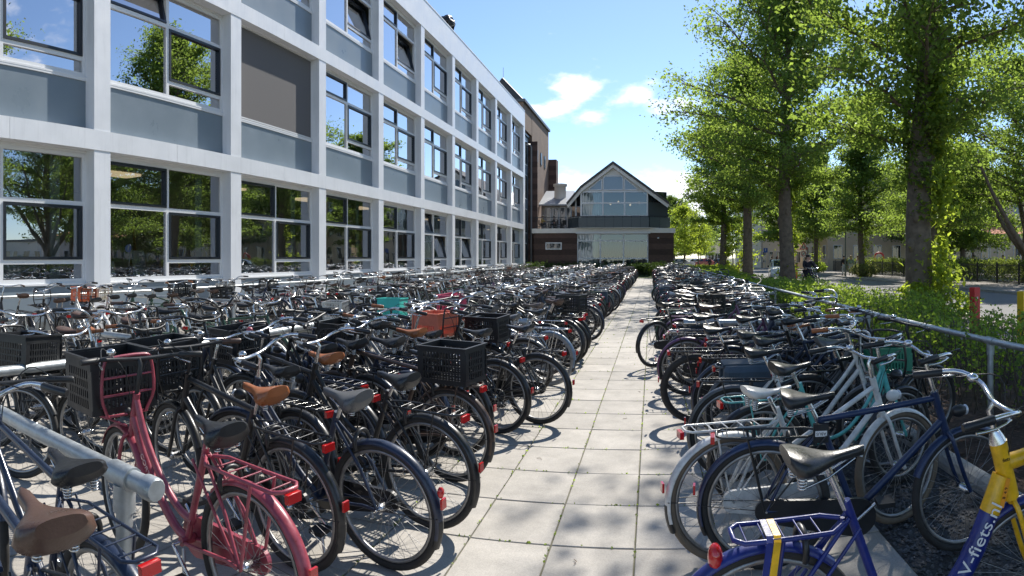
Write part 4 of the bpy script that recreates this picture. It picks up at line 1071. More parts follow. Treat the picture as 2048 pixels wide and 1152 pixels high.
# ------------------------------------------------------------------ vegetation
def leaves(C, size, seed, up=.35, droop=0.0, aspect=.62):
    """C: (n,3) leaf centres -> folded leaf quads (n,4,3)"""
    r = np.random.default_rng(seed); n = len(C)
    nrm = r.normal(size=(n,3)); nrm[:,2] = np.abs(nrm[:,2])*.9+up; nrm /= np.linalg.norm(nrm, axis=1)[:,None]
    d = r.normal(size=(n,3)); d[:,2] -= droop; d -= nrm*(d*nrm).sum(1)[:,None]; d /= np.linalg.norm(d, axis=1)[:,None]+1e-9
    s = np.cross(nrm, d); L = (size*r.uniform(.6,1.35,n))[:,None]
    V = np.zeros((n,4,3))
    V[:,0] = C - d*L*.5; V[:,2] = C + d*L*.5
    V[:,1] = C + s*L*aspect*.5 + d*L*.06 + nrm*L*.10; V[:,3] = C - s*L*aspect*.5 + d*L*.06 + nrm*L*.10
    return V
def tree_geo(seed, H, cb, R, tr, nl, ls, limbs=38, prof='oval', lean=(0,0), fork=None, sparse=1.0):
    r = np.random.default_rng(seed); rr = random.Random(seed)
    mb = MB()
    def tp(z): t = z/H; return Vector((lean[0]*t*t*H + .12*sin(z*.55+seed), lean[1]*t*t*H + .12*cos(z*.43+seed*2), z))
    zs = [0, .25, .7, 1.5, 2.5, 4, 6, 8, 10, 12, 14, 16, 18, 20]; zs = [z for z in zs if z < H*.92] + [H*.92]
    path = [tp(z) for z in zs]
    def trad(z): return tr*(1.0-.80*z/H)*(1.35 if z == 0 else (1.15 if z < .3 else (1.05 if z < .8 else 1)))
    mb.tube(path, [max(.02, trad(z)) for z in zs], 14)
    # knots and swellings on the stem
    for k in range(10):
        z = rr.uniform(.6, cb+1.5); a = rr.uniform(0, 2*pi); p = tp(z); q = trad(z)
        mb.ell((p.x+cos(a)*q*.86, p.y+sin(a)*q*.86, z), .10*tr/.3, .10*tr/.3, .16*tr/.3, 7, 5)
    cl = []; cs = []
    for i in range(limbs):
        t = (i+rr.random()*.8)/limbs; z0 = cb*.88 + (H*.9-cb*.88)*t
        if prof == 'oval': w = R*(sin(pi*min(.98, .22+.76*t))**.75)
        elif prof == 'cone': w = R*(1-.75*t)
        else: w = R*(.55+.6*t if t < .6 else .91*(1-((t-.6)/.4)**2)+.15)
        w *= rr.uniform(.62, 1.12); a = i*2.39996 + rr.uniform(-.35,.35)
        el = rr.uniform(.05,.35) + .65*t if prof != 'vase' else rr.uniform(.5,.9)
        p0 = tp(z0); d = Vector((cos(a)*cos(el), sin(a)*cos(el), sin(el)))
        pts = [p0]; n = 6
        for k in range(1, n+1):
            dd = (d + Vector((0,0,-.16*k/n*(1-t)+.10*t)) + Vector((rr.gauss(0,.12), rr.gauss(0,.12), rr.gauss(0,.08)))).normalized()
            pts.append(pts[-1]+dd*w/n)
        r0 = max(.025, min(trad(z0)*.5, .012*w+.025))
        mb.tube(pts, [r0*(1-.8*k/n) for k in range(n+1)], 6)
        for k in range(1, n+1):
            for q in range(2 if k < n else 3):
                if rr.random() > sparse: continue
                b = a + rr.choice((-1,1))*rr.uniform(.4,1.2); L = w*rr.uniform(.16,.36)*(.55+.45*k/n)
                e = el*.6+rr.uniform(-.3,.45); tip = pts[k] + Vector((cos(b)*cos(e), sin(b)*cos(e), sin(e)))*L
                mb.tube([pts[k], pts[k].lerp(tip,.55)+Vector((0,0,.05*L)), tip], [r0*.34, r0*.22, .006], 4, cap=False)
                for s_ in range(3):
                    c = pts[k].lerp(tip, .35+.4*s_/1.0*.9+rr.uniform(-.1,.1)); cl.append((c.x, c.y, c.z)); cs.append(rr.uniform(.20,.46)*(.7+.5*L))
    cl = np.array(cl); cs = np.array(cs); m = len(cl)
    idx = r.integers(0, m, nl)
    off = r.normal(size=(nl,3)); off[:,2] *= .55
    C = cl[idx] + off*cs[idx][:,None]
    C = C[C[:,2] > cb*.62]
    return mb, leaves(C, ls, seed+5, droop=.5)
def shoots(seed, H, tr, side, z0, z1, n, spread=.25):
    """young climbing / epicormic leaves on one side of a stem"""
    r = np.random.default_rng(seed)
    z = r.uniform(z0, z1, n); clump = .5+.5*np.sin(z*3.1+seed)+.35*np.sin(z*7.3); keep = r.uniform(0,1.6,n) < clump+.35; z = z[keep]; n = len(z)
    a = side + r.normal(0, .75, n); q = tr*1.0 + np.abs(r.normal(0, spread, n))*(.5+.6*np.clip(clump[keep],0,1.3))
    C = np.stack([np.cos(a)*q, np.sin(a)*q, z], 1)
    return C
def make_tree(name, geo, leafm, loc, label, group=None, rz=0, barkm=None, ivy=None, sc=1.0):
    mb, V = geo
    t = empty(name, loc, rz, label, 'tree', group)
    t.scale = (sc, sc, sc)
    mb.build('trunk', barkm or M_bark, t)
    link('crown', quads_mesh('crown', V, [leafm]), t)
    if ivy is not None and len(ivy) > 2: link('ivy', quads_mesh('ivy', leaves(ivy[2], ivy[1]*.9, 78, droop=.8), [M_leaf]), t)
    if ivy is not None: link('ivy', quads_mesh('ivy', leaves(ivy[0], ivy[1], 77, droop=.8), [M_leafy]), t)
    return t
GT = 'lime trees along the near side of the street'
def sun_side(): return radians(-20)
make_tree('lime_tree', tree_geo(3, 18.5, 4.8, 4.1, .385, 60000, .15, 54), M_leaf, (7.0, 15.6, .05), 'nearest big lime tree with thick bark and yellow climbing shoots', GT, .3, ivy=(shoots(4, 8, .38, radians(-40), .1, 6.6, 4600, .27), .165, np.concatenate([shoots(14, 8, .37, radians(150), 3.6, 8.5, 1500, .16), shoots(15, 8, .37, radians(-100), 2.6, 8.5, 1700, .16), shoots(16, 8, .37, radians(40), 3.2, 8.5, 1200, .16)])))
make_tree('lime_tree', tree_geo(5, 18.5, 5.4, 5.2, .42, 58000, .18, 52), M_leaf, (7.1, 33.5, .05), 'second lime tree along the near pavement, behind the dark cyclist', GT, 1.3, ivy=(shoots(6, 8, .42, radians(-30), .1, 6.8, 2200, .20), .19))
make_tree('lime_tree', tree_geo(8, 17.5, 5.8, 5.0, .40, 46000, .205, 48), M_leaf, (7.1, 47.5, .05), 'third lime tree along the near pavement with leafy stem', GT, 2.1, ivy=(shoots(9, 8, .40, radians(-30), .1, 7.0, 2400, .34), .22))
make_tree('lime_tree', tree_geo(12, 16, 5.4, 4.7, .37, 36000, .24, 44), M_leaf, (7.2, 64.5, .05), 'farthest lime tree of the near row, beside the pavilion', GT, .7, ivy=(shoots(13, 8, .38, radians(-30), .1, 5.6, 1800, .34), .24))
make_tree('lime_tree', tree_geo(31, 17, 5.4, 4.6, .36, 50000, .2, 48), M_leaf, (7.0, -1.0, .05), 'lime tree beside the camera', GT, .4)
GF = 'trees on the far pavement'
make_tree('street_tree', tree_geo(21, 17, 3.6, 3.9, .28, 46000, .17, 54, 'cone'), M_leaf, (17.0, 36.0, .1), 'far pavement tree with bush at its foot, right of the big lime', GF, .2, ivy=(shoots(22, 8, .27, radians(-60), .3, 3.6, 900, .18), .16))
make_tree('street_tree', tree_geo(24, 15, 3.8, 4.0, .28, 42000, .19, 52, 'cone'), M_leaf, (17.2, 51.0, .1), 'far pavement tree with leafy stem beside the pedestrians', GF, 1.2, ivy=(shoots(25, 8, .27, radians(-60), .2, 4.0, 1200, .28), .17))
make_tree('street_tree', tree_geo(27, 14, 4, 4.2, .28, 36000, .22, 50, 'cone'), M_leaf, (17.2, 66.0, .1), 'far pavement tree with leafy stem behind the warning sign', GF, 2.2, ivy=(shoots(28, 8, .28, radians(-60), .2, 4.4, 1300, .32), .18))
make_tree('street_tree', tree_geo(29, 15, 4, 4.8, .3, 32000, .3, 46), M_leaf, (17.2, 84.0, .1), 'distant far pavement tree in front of the tan building', GF, .5)
# many-stemmed big tree behind the fence at the right edge
mb, V = tree_geo(41, 15, 5.2, 6.2, .42, 38000, .19, 52, 'oval')
for k, (a, e, L) in enumerate(((2.6,.95,7),(3.5,.75,7.5),(.3,1.0,7),(5.2,.9,6.5),(1.4,1.05,7),(4.3,.9,7))):
    p = Vector((0,0,1.3+.25*k)); d = Vector((cos(a)*cos(e), sin(a)*cos(e), sin(e)))
    mb.tube([p, p+d*L*.35, p+d*L*.7+Vector((0,0,.4)), p+d*L+Vector((0,0,1.2))], [.22,.17,.11,.05], 8)
make_tree('spreading_tree', (mb, V), M_leaf, (22.6, 34.0, .1), 'many stemmed spreading tree behind the iron fence at far right')
for k, (x, y, h, cb, R, sd, lab) in enumerate(((24.5,47,9,2.2,4.2,51,'low wide tree behind the fence, between the far pavement trees'),(27,58,12,3,5,52,'dense tree behind the fence in front of the tan building'),(33,45,14,3.5,6,53,'broad tree in the yard behind the many stemmed tree'),(38,70,15,4,6,54,'tall tree shading the yard far at right'),(34,76,15,3.5,5,55,'leafy tree at the corner of the tan building'))):
    make_tree('yard_tree', tree_geo(sd, h, cb, R, .26, 24000, .24, 46), M_leaf if k != 3 else M_leafd, (x, y, .1), lab, 'trees in the fenced yard', k*1.1)
# young pale trees and dark ones closing the end of the street
yg = tree_geo(61, 7.5, 2.6, 2.1, .09, 7000, .2, 26); yl2 = tree_geo(62, 8.5, 2.4, 2.5, .1, 7000, .22, 26)
pos = [(4.0,80),(6.6,92),(3.6,100),(8.0,108),(12.6,100),(6.2,118),(10.5,125)]
for k, (x, y) in enumerate(pos):
    t = make_tree('young_tree', yg if k % 2 else yl2, M_leafy if k < 2 else M_leaf, (x, y, 0), ('slim pale green young tree by the parked cars','second slim pale young tree beside the parked cars','young tree left of the farthest lime','young street tree between the lime stems','young tree in front of the small white house','young tree deep in the side street','young tree deep in the street by the roadway')[k], 'young trees at the end of the street', k*.9)
big = tree_geo(71, 17, 2.5, 7, .35, 26000, .34, 40)
for k, (x, y, s_) in enumerate(((5,150,.95),(-6,160,.85),(16,165,.95),(-30,130,.8),(-14,100,.62),(27,150,1.0),(42,130,1.0),(58,110,1.1))):
    make_tree('background_tree', big, M_leafd, (x, y, 0), ('large dark tree closing the end of the street','dark tree behind the pavilion corner','large tree behind the far lime stems','tree hidden behind the brick block','small tree top behind the chimney','large tree behind the tan building corner','large tree behind the tan building','large tree behind the yard at right')[k], 'trees closing the background', k*1.3, sc=s_)

def bush(name, loc, rx, ry, h, n, ls, m, label, group=None, seed=1, stems=True, cat='bush'):
    r = np.random.default_rng(seed); u = r.normal(size=(n,3)); u /= np.linalg.norm(u, axis=1)[:,None]; q = r.uniform(.55,1.05,n)**.5
    bump_ = 1+.18*np.sin(u[:,0]*5+seed)*np.cos(u[:,1]*6)
    C = np.stack([u[:,0]*rx*q*bump_, u[:,1]*ry*q*bump_, h*.5+u[:,2]*h*.5*q*bump_], 1); C = C[C[:,2] > .03]
    t = empty(name, loc, 0, label, cat, group)
    link('foliage', quads_mesh('foliage', leaves(C, ls, seed), [m]), t)
    mb = MB(); rr = random.Random(seed)
    for k in range(9):
        a = rr.uniform(0,2*pi); mb.tube([(0,0,0),(cos(a)*rx*.35,sin(a)*ry*.35,h*.45),(cos(a)*rx*.6,sin(a)*ry*.6,h*.8)], [.02,.013,.005], 5)
    mb.build('stem', M_bark, t); return t
M_bushp = leafmat('variegated_leaf', (.16,.19,.07), (.38,.40,.14), .4)
bush('bush', (16.7,35.3,.1), 1.0, .9, 1.25, 3200, .13, M_bushp, 'pale variegated bush at the foot of the right far pavement tree', 'bushes round tree feet', 2)
bush('bush', (17.9,36.2,.1), .9, .8, 1.35, 2600, .13, M_hedge, 'darker green bush beside the pale bush at the far tree', 'bushes round tree feet', 3)
bush('bush', (17.2,50.2,.1), 1.25, 1.0, 1.05, 2600, .14, M_bushp, 'rounded bush at the foot of the tree near the pedestrians', 'bushes round tree feet', 4)
bush('bush', (17.2,65.4,.1), 1.0, .9, 1.1, 1600, .15, M_hedge, 'small bush at the foot of the tree behind the sign', 'bushes round tree feet', 5)
bush('bush', (6.5,14.9,.05), .55, .5, 1.0, 700, .15, M_leafy, 'yellow green shoots sprouting left of the nearest lime stem', 'bushes round tree feet', 6)
bush('bush', (7.3,14.8,.05), .8, .6, .8, 900, .14, M_leafy, 'low sprouting leaves around the foot of the nearest lime', 'bushes round tree feet', 7)

# near hedge: leafy shoots on many thin stems, denser away from the camera
def hedge(name, x0, x1, y0, y1, h, n, ls, m, label, seed, stems=0, low=.15, dens=None, z=.03):
    r = np.random.default_rng(seed)
    ns = max(40, n//34)
    sy_ = y0 + (y1-y0)*r.uniform(0,1,ns)**(1.15 if dens else 1.0); sx_ = r.uniform(x0, x1, ns)
    hh = h*(1+.13*np.sin(sy_*1.3)+.10*np.sin(sy_*3.7+sx_*2)+r.normal(0,.07,ns))
    lx, ly = r.normal(0,.10,ns), r.normal(0,.10,ns)
    k = r.integers(0, ns, n); t = low + (1-low)*r.uniform(0,1,n)**.62
    zz = z + hh[k]*t
    C = np.stack([sx_[k]+lx[k]*t*2+r.normal(0,.075,n), sy_[k]+ly[k]*t*2+r.normal(0,.075,n), zz], 1)
    C = C[C[:,2] > z+.02]
    o = empty(name, ((x0+x1)/2, y0, 0), 0, label, 'hedge')
    off = np.array([(x0+x1)/2, y0, 0]); V = leaves(C, ls, seed+1) - off
    link('foliage', quads_mesh('foliage', V, [m]), o)
    if stems:
        mb = MB()
        for q in range(min(stems, ns)):
            a = Vector((sx_[q]-off[0], sy_[q]-off[1], z)); b = a+Vector((lx[q]*2, ly[q]*2, hh[q]*.95))
            mb.tube([a, a.lerp(b,.5)+Vector((lx[q]*.3,0,0)), b], [.009,.006,.003], 4, cap=False)
        mb.build('stem', mat('hedge_twig', (.10,.08,.055), .9), o)
    return o
hedge('hedge', 3.22, 5.3, 1.6, 9.5, .88, 10500, .060, M_hedge, 'loose leafy hedge with bare stems nearest the camera at right', 101, 460, .13)
hedge('hedge', 3.3, 5.4, 9.4, 22, .84, 26000, .064, M_hedge, 'fuller hedge along the rail below the nearest lime tree', 102, 500, .12)
hedge('hedge', 3.35, 5.25, 22, 52, .70, 44000, .085, M_hedge, 'long far stretch of hedge running towards the pavilion', 103, 0, .1)
hedge('hedge', -11.4, 2.6, 54.5, 56.3, 1.05, 26000, .10, leafmat('box_hedge', (.03,.06,.015), (.09,.15,.02), .4), 'dark clipped hedge in front of the pavilion', 104, 0, .05, z=.02)
hedge('hedge', 2.6, 7.6, 53, 66, .8, 18000, .11, M_leafy, 'bright yellow green ground hedge beyond the end of the path', 106, 0, .1)
M_hfar = leafmat('far_hedge_leaf', (.06,.10,.02), (.26,.33,.05), .5)
hedge('hedge', 20.5, 22.0, 22, 66, 1.35, 42000, .11, M_hfar, 'sunlit hedge standing behind the black iron fence', 105, 0, .05, z=.1)
hedge('hedge', 23, 60, 74, 75.5, 1.2, 30000, .16, M_leafd, 'dark tall hedge along the foot of the tan building', 107, 0, .02, z=.1)

# ------------------------------------------------------------------ far side: iron fence, lamp, signs, posts
M_iron = mat('black_iron', (.012,.013,.014), .5)
fe = empty('iron_fence', (20.2, 24, .1), 0, 'black iron bar fence along the far pavement', 'fence')
bars = MB(); y = 0.0
while y < 46:
    bars.box(-.011, .011, y-.011, y+.011, .06, 1.22); y += .125
bars.box(-.02, .02, 0, 46, .12, .16); bars.box(-.02, .02, 0, 46, 1.08, 1.12)
bars.build('fence_bars', M_iron, fe)
for k in range(19): MB().box(-.035, .035, 2.5*k-.035, 2.5*k+.035, 0, 1.3).build('post', M_iron, fe)
def lamp_post(loc, h, rz, label):
    r = empty('street_lamp', loc, rz, label, 'street lamp', 'street lamps')
    MB().tube([(0,0,0),(0,0,1.0),(0,0,1.02),(0,0,h-.15),(-.1,0,h)], [.085,.085,.058,.045,.04], 10).build('pole', mat('lamp_pole_paint', (.12,.14,.13), .5), r)
    MB().tube([(-.08,0,h),(-.55,0,h+.06)], .03, 8).build('arm', MATS['lamp_pole_paint'], r)
    m = MB().ell((-.95,0,h+.08), .48, .14, .10, 12, 8); hd = m.build('lamp_head', mat('lamp_head_grey', (.4,.42,.42), .4), r)
    MB().ell((-.95,0,h+.035), .36, .11, .07, 10, 6).build('lamp_lens', M_lens, hd)
lamp_post((16.3, 52.6, .1), 5.7, .1, 'grey street lamp with flat head beside the pedestrians')
lamp_post((16.4, 95, .1), 6.5, .1, 'distant street lamp before the tan building')
def pole(loc, h, r=.03): 
    return MB().tube([(0,0,0),(0,0,h)], r, 8)
sg = empty('warning_sign', (15.95, 66.5, .1), 0, 'red triangle warning sign over a white square plate on a grey pole', 'road sign', 'road signs')
pole(0, 3.3).build('pole', M_galv, sg)
t = MB(); t.prism([(-.46,2.42),(.46,2.42),(0,3.22)], -.035, -.05, 'y'); tr_ = t.build('triangle_plate', mat('sign_red', (.5,.02,.02), .4), sg)
MB().prism([(-.30,2.52),(.30,2.52),(0,3.04)], -.051, -.055, 'y').build('plate_face', mat('sign_white', (.75,.75,.72), .4), tr_)
mat('sign_black', (.01,.01,.01), .5)
for sx in (-.09, .09):
    m = MB(); m.ell((sx,-.058,2.80), .035, .004, .035, 8, 5); m.box(sx-.03, sx+.03, -.06, -.056, 2.58, 2.79)
    m.build('pictogram', MATS['sign_black'], tr_)
q = MB().box(-.33, .33, -.05, -.035, 1.62, 2.3).build('square_plate', MATS['sign_white'], sg)
m = MB().torus((0,-.053,1.97), .24, .035, 24, 5, 'y'); m.build('ring', MATS['sign_red'], q)
MB().bar((-.15,-.056,1.82),(.15,-.056,2.12),.05,.008,(0,1,0)).build('slash', MATS['sign_black'], q)
def plate_sign(loc, h, col, label, kind='round'):
    r = empty('road_sign', loc, 0, label, 'road sign', 'road signs'); pole(0, h, .035).build('pole', M_galv, r)
    if kind == 'round': p = MB().tube([(0,-.03,h-.3),(0,-.05,h-.3)], .32, 20)
    else: p = MB().box(-.3, .3, -.05, -.035, h-.7, h-.05)
    p.build('plate', mat(label[:12].replace(' ','_'), col, .4), r)
    a = MB().box(-.05, .05, -.056, -.052, h-.5, h-.12); a.build('arrow', MATS['sign_white'], r)
plate_sign((18.9, 40.5, .1), 2.7, (.02,.12,.5), 'round blue cycle path sign beside the far fence')
plate_sign((16.4, 92, .1), 3.0, (.02,.12,.5), 'blue rectangular parking sign before the tan building', 'rect')
rr_ = empty('hoop_sculpture', (24.3, 66, .1), 0, 'red ring shaped play hoop behind the hedge', 'play hoop')
MB().torus((0,0,1.55), .55, .10, 26, 8, 'y').build('hoop', mat('hoop_red', (.45,.03,.03), .5), rr_); MB().tube([(0,0,0),(0,0,1.0)], .05, 8).build('stem', M_galv, rr_)
def pencil_post(loc, col, label, h=1.02):
    r = empty('bollard', loc, .25, label, 'bollard', 'coloured square posts along the pavement')
    m = MB(); w = .072
    m.rings([[Vector((sx*w,sy*w,0)) for sx,sy in ((-1,-1),(1,-1),(1,1),(-1,1))],[Vector((sx*w,sy*w,h-.012)) for sx,sy in ((-1,-1),(1,-1),(1,1),(-1,1))],[Vector((sx*(w-.012),sy*(w-.012),h)) for sx,sy in ((-1,-1),(1,-1),(1,1),(-1,1))]], smooth=False)
    m.build('shaft', mat('post_'+col, PAINT_POST[col], .45, 0, .12, 5), r)
    MB().box(-.02, .02, -w-.003, -w, h-.22, h-.18).build('name_plate', M_galv, r)
PAINT_POST = {'red': (.55,.03,.03), 'yellow': (.75,.48,.02), 'orange': (.7,.2,.02), 'blue': (.03,.12,.45)}
pencil_post((5.95, 10.85, .09), 'red', 'bright red square wooden post behind the near hedge')
pencil_post((5.95, 9.15, .09), 'yellow', 'bright yellow square wooden post at the right edge')
pencil_post((8.0, 36.6, .09), 'yellow', 'yellow square post just right of the second lime stem', 1.25)
pencil_post((8.0, 35.2, .09), 'red', 'red square post beside the second lime stem', 1.2)
pencil_post((7.8, 57.5, .09), 'orange', 'orange square post far along the pavement', 1.2)

# ------------------------------------------------------------------ far buildings
m_tan = mat('tan_render', (.66,.51,.36), .9, 0, .1, .5); m_tan2 = mat('pale_render', (.74,.67,.56), .9, 0, .08, .5)
def block(name, x0, x1, y0, y1, h, m, label, floors, front_n, side_n, wm, z0=1.0, fh=3.3, ww=1.0, wh=1.6, roof=None, cat='building', groupn=None):
    b = empty(name, ((x0+x1)/2, y0, 0), 0, label, cat, groupn); ox, oy = (x0+x1)/2, y0
    MB().box(x0-ox, x1-ox, 0, y1-y0, 0, h).build('wall', m, b)
    MB().box(x0-ox-.2, x1-ox+.2, -.2, y1-y0+.2, h+.002, h+.35).build('roof_edge', mat('roof_trim', (.16,.15,.14), .7), b)
    if roof: MB().prism([(x0-ox+.4,h+.36),(x0-ox+2,h+2.4),(x1-ox-2,h+2.4),(x1-ox-.4,h+.36)], .4, y1-y0-.4, 'y').build('mansard_roof', roof, b)
    for f in range(floors):
        for i in range(front_n):
            x = x0-ox + (x1-x0)*(i+.5)/front_n; z = z0+fh*f
            w = MB().box(x-ww/2, x+ww/2, -.09, -.002, z, z+wh).build('window', M_white_trim, b)
            q = MB().box(x-ww/2+.07, x-.03, -.10, -.05, z+.07, z+wh-.07); q.box(x+.03, x+ww/2-.07, -.10, -.05, z+.07, z+wh-.07); q.build('pane', MATS['dark_glass'], w)
        for i in range(side_n):
            y = (y1-y0)*(i+.5)/side_n; z = z0+fh*f
            w = MB().box(x0-ox-.09, x0-ox-.002, y-ww/2, y+ww/2, z, z+wh).build('window', M_white_trim, b)
            q = MB().box(x0-ox-.10, x0-ox-.05, y-ww/2+.07, y-.03, z+.07, z+wh-.07); q.box(x0-ox-.10, x0-ox-.05, y+.03, y+ww/2-.07, z+.07, z+wh-.07); q.build('pane', MATS['dark_glass'], w)
    return b
block('tan_building', 16.4, 26, 96, 126, 10.3, m_tan2, 'pale tan three storey corner building with narrow windows behind the limes', 3, 9, 12, None, .9, 3.2, .55, 1.7)
block('tan_building', 22.4, 74, 80, 92, 11.2, m_tan, 'long tan brick building with white windows behind the fenced yard', 3, 19, 4, None, 1.5, 3.3, 1.2, 1.8, mat('blue_slate', (.10,.13,.18), .6))
block('white_house', 11.5, 15.5, 132, 140, 5.0, m_tan2, 'small pale house with blue door at the end of the street', 1, 3, 2, None, 1.0, 3, 1.2, 1.6)
block('low_school', 62, 92, 62, 74, 4.6, m_tan2, 'low pale building under the orange awning far right', 1, 9, 4, None, 1.1, 3, 1.6, 1.9)
aw = empty('awning', (42, 57, 0), 0, 'orange shade sail hanging in front of the low pale building', 'awning')
MB().add([(-9,0,4.1),(11,-2,4.6),(11,3,5.6),(-9,4,4.9)], [(0,1,2,3)]).add([(-9,0,4.08),(11,-2,4.58),(11,3,5.58),(-9,4,4.88)], [(3,2,1,0)]).build('sail', mat('orange_sail', (.55,.19,.08), .8), aw)
for x, y in ((-9,0),(11,-2),(11,3),(-9,4)): MB().tube([(x,y,0),(x,y,5.6 if x > 0 else 4.9)], .06, 8).build('mast', M_galv, aw)

# ------------------------------------------------------------------ cars
def car(loc, rz, col, label, group=None):
    r = empty('car', loc, rz, label, 'car', group)
    L, W_ = 3.9, .86
    prof = [(-L/2,.32),(-L/2-.02,.62),(-L/2+.08,.92),(-1.45,1.02),(-.95,1.42),(-.3,1.52),(.45,1.47),(1.15,1.02),(1.75,.90),(L/2-.02,.74),(L/2,.36)]
    def ring(y, k, ins):
        return [Vector((x*k, y, z if z < 1.05 else 1.0+(z-1.0)*ins)) for x, z in prof]
    b = MB(); b.rings([ring(-W_,.97,.0), ring(-W_*1.0+.02,.99,.08), ring(-W_*.78,1.0,.97), ring(0,1.012,1.0), ring(W_*.78,1.0,.97), ring(W_-.02,.99,.08), ring(W_,.97,.0)])
    b.build('body', mat('car_'+label.split()[0], col, .22, 0, 0, 1, 0, 1, .6, None, 1.0), r)
    gm = MATS['dark_glass']
    def quad(name, pts, m, d=.0): MB().add(pts, [(0,1,2,3)]).build(name, m, r)
    quad('windscreen', [(1.13,-.62,1.06),(1.13,.62,1.06),(.50,.58,1.475),(.50,-.58,1.475)], gm)
    quad('rear_window', [(-1.42,-.60,1.07),(-1.42,.60,1.07),(-1.0,.56,1.41),(-1.0,-.56,1.41)], gm)
    for s_ in (-1, 1):
        MB().add([(1.0,s_*.85,1.03),(-1.3,s_*.85,1.03),(-.9,s_*.705,1.38),(.42,s_*.705,1.42)], [(0,1,2,3)]).build('side_window', gm, r)
        hl = MB().ell((1.83,s_*.62,.80), .10, .17, .08, 10, 6); hl.build('headlight', M_lens, r)
        MB().ell((-1.88,s_*.66,.84), .07, .12, .11, 8, 6).build('tail_light', M_redlens, r)
        MB().ell((.85,s_*.97,1.06), .10, .08, .07, 8, 6).build('wing_mirror', M_blackp, r)
        for x in (-1.22, 1.25):
            w = MB().tube([(x,s_*.66,.30),(x,s_*.87,.30)], .30, 18).build('wheel', M_rubber, r)
            MB().tube([(x,s_*.872,.30),(x,s_*.88,.30)], .19, 14).build('rim', M_alu, w)
    MB().box(L/2-.03, L/2+.02, -.26, .26, .42, .53).build('number_plate', mat('plate_yellow', (.7,.5,.02), .5), r)
    MB().box(L/2-.06, L/2+.012, -.55, .55, .56, .66).build('grille', M_blackp, r)
    return r
car((9.0, 44.0, .02), radians(-98), (.62,.66,.67), 'white small car driving towards the camera behind the second lime')
GC = 'cars parked at the end of the street'
for k, (x, y, a, c, l) in enumerate(((4.6,100,0,(.6,.6,.6),'silver car parked crosswise left of the young trees'),(9.0,106,0,(.55,.05,.05),'red car parked at the street end beside the silver one'),(3.3,112,.1,(.65,.65,.65),'pale car parked deep behind the young trees'),(12.4,118,0,(.08,.09,.1),'dark car parked before the small pale house'),(8.0,114,0,(.7,.7,.7),'bright car parked beyond the red one'))):
    car((x, y, .02), a, c, l, GC)
for k, (x, y, l) in enumerate(((46,60,'bright white car parked under the orange sail'),(52,61,'grey car parked right of the orange sail'))):
    car((x, y, .1), .05, ((.7,.7,.7),(.3,.32,.35))[k], l, 'cars parked in the yard')

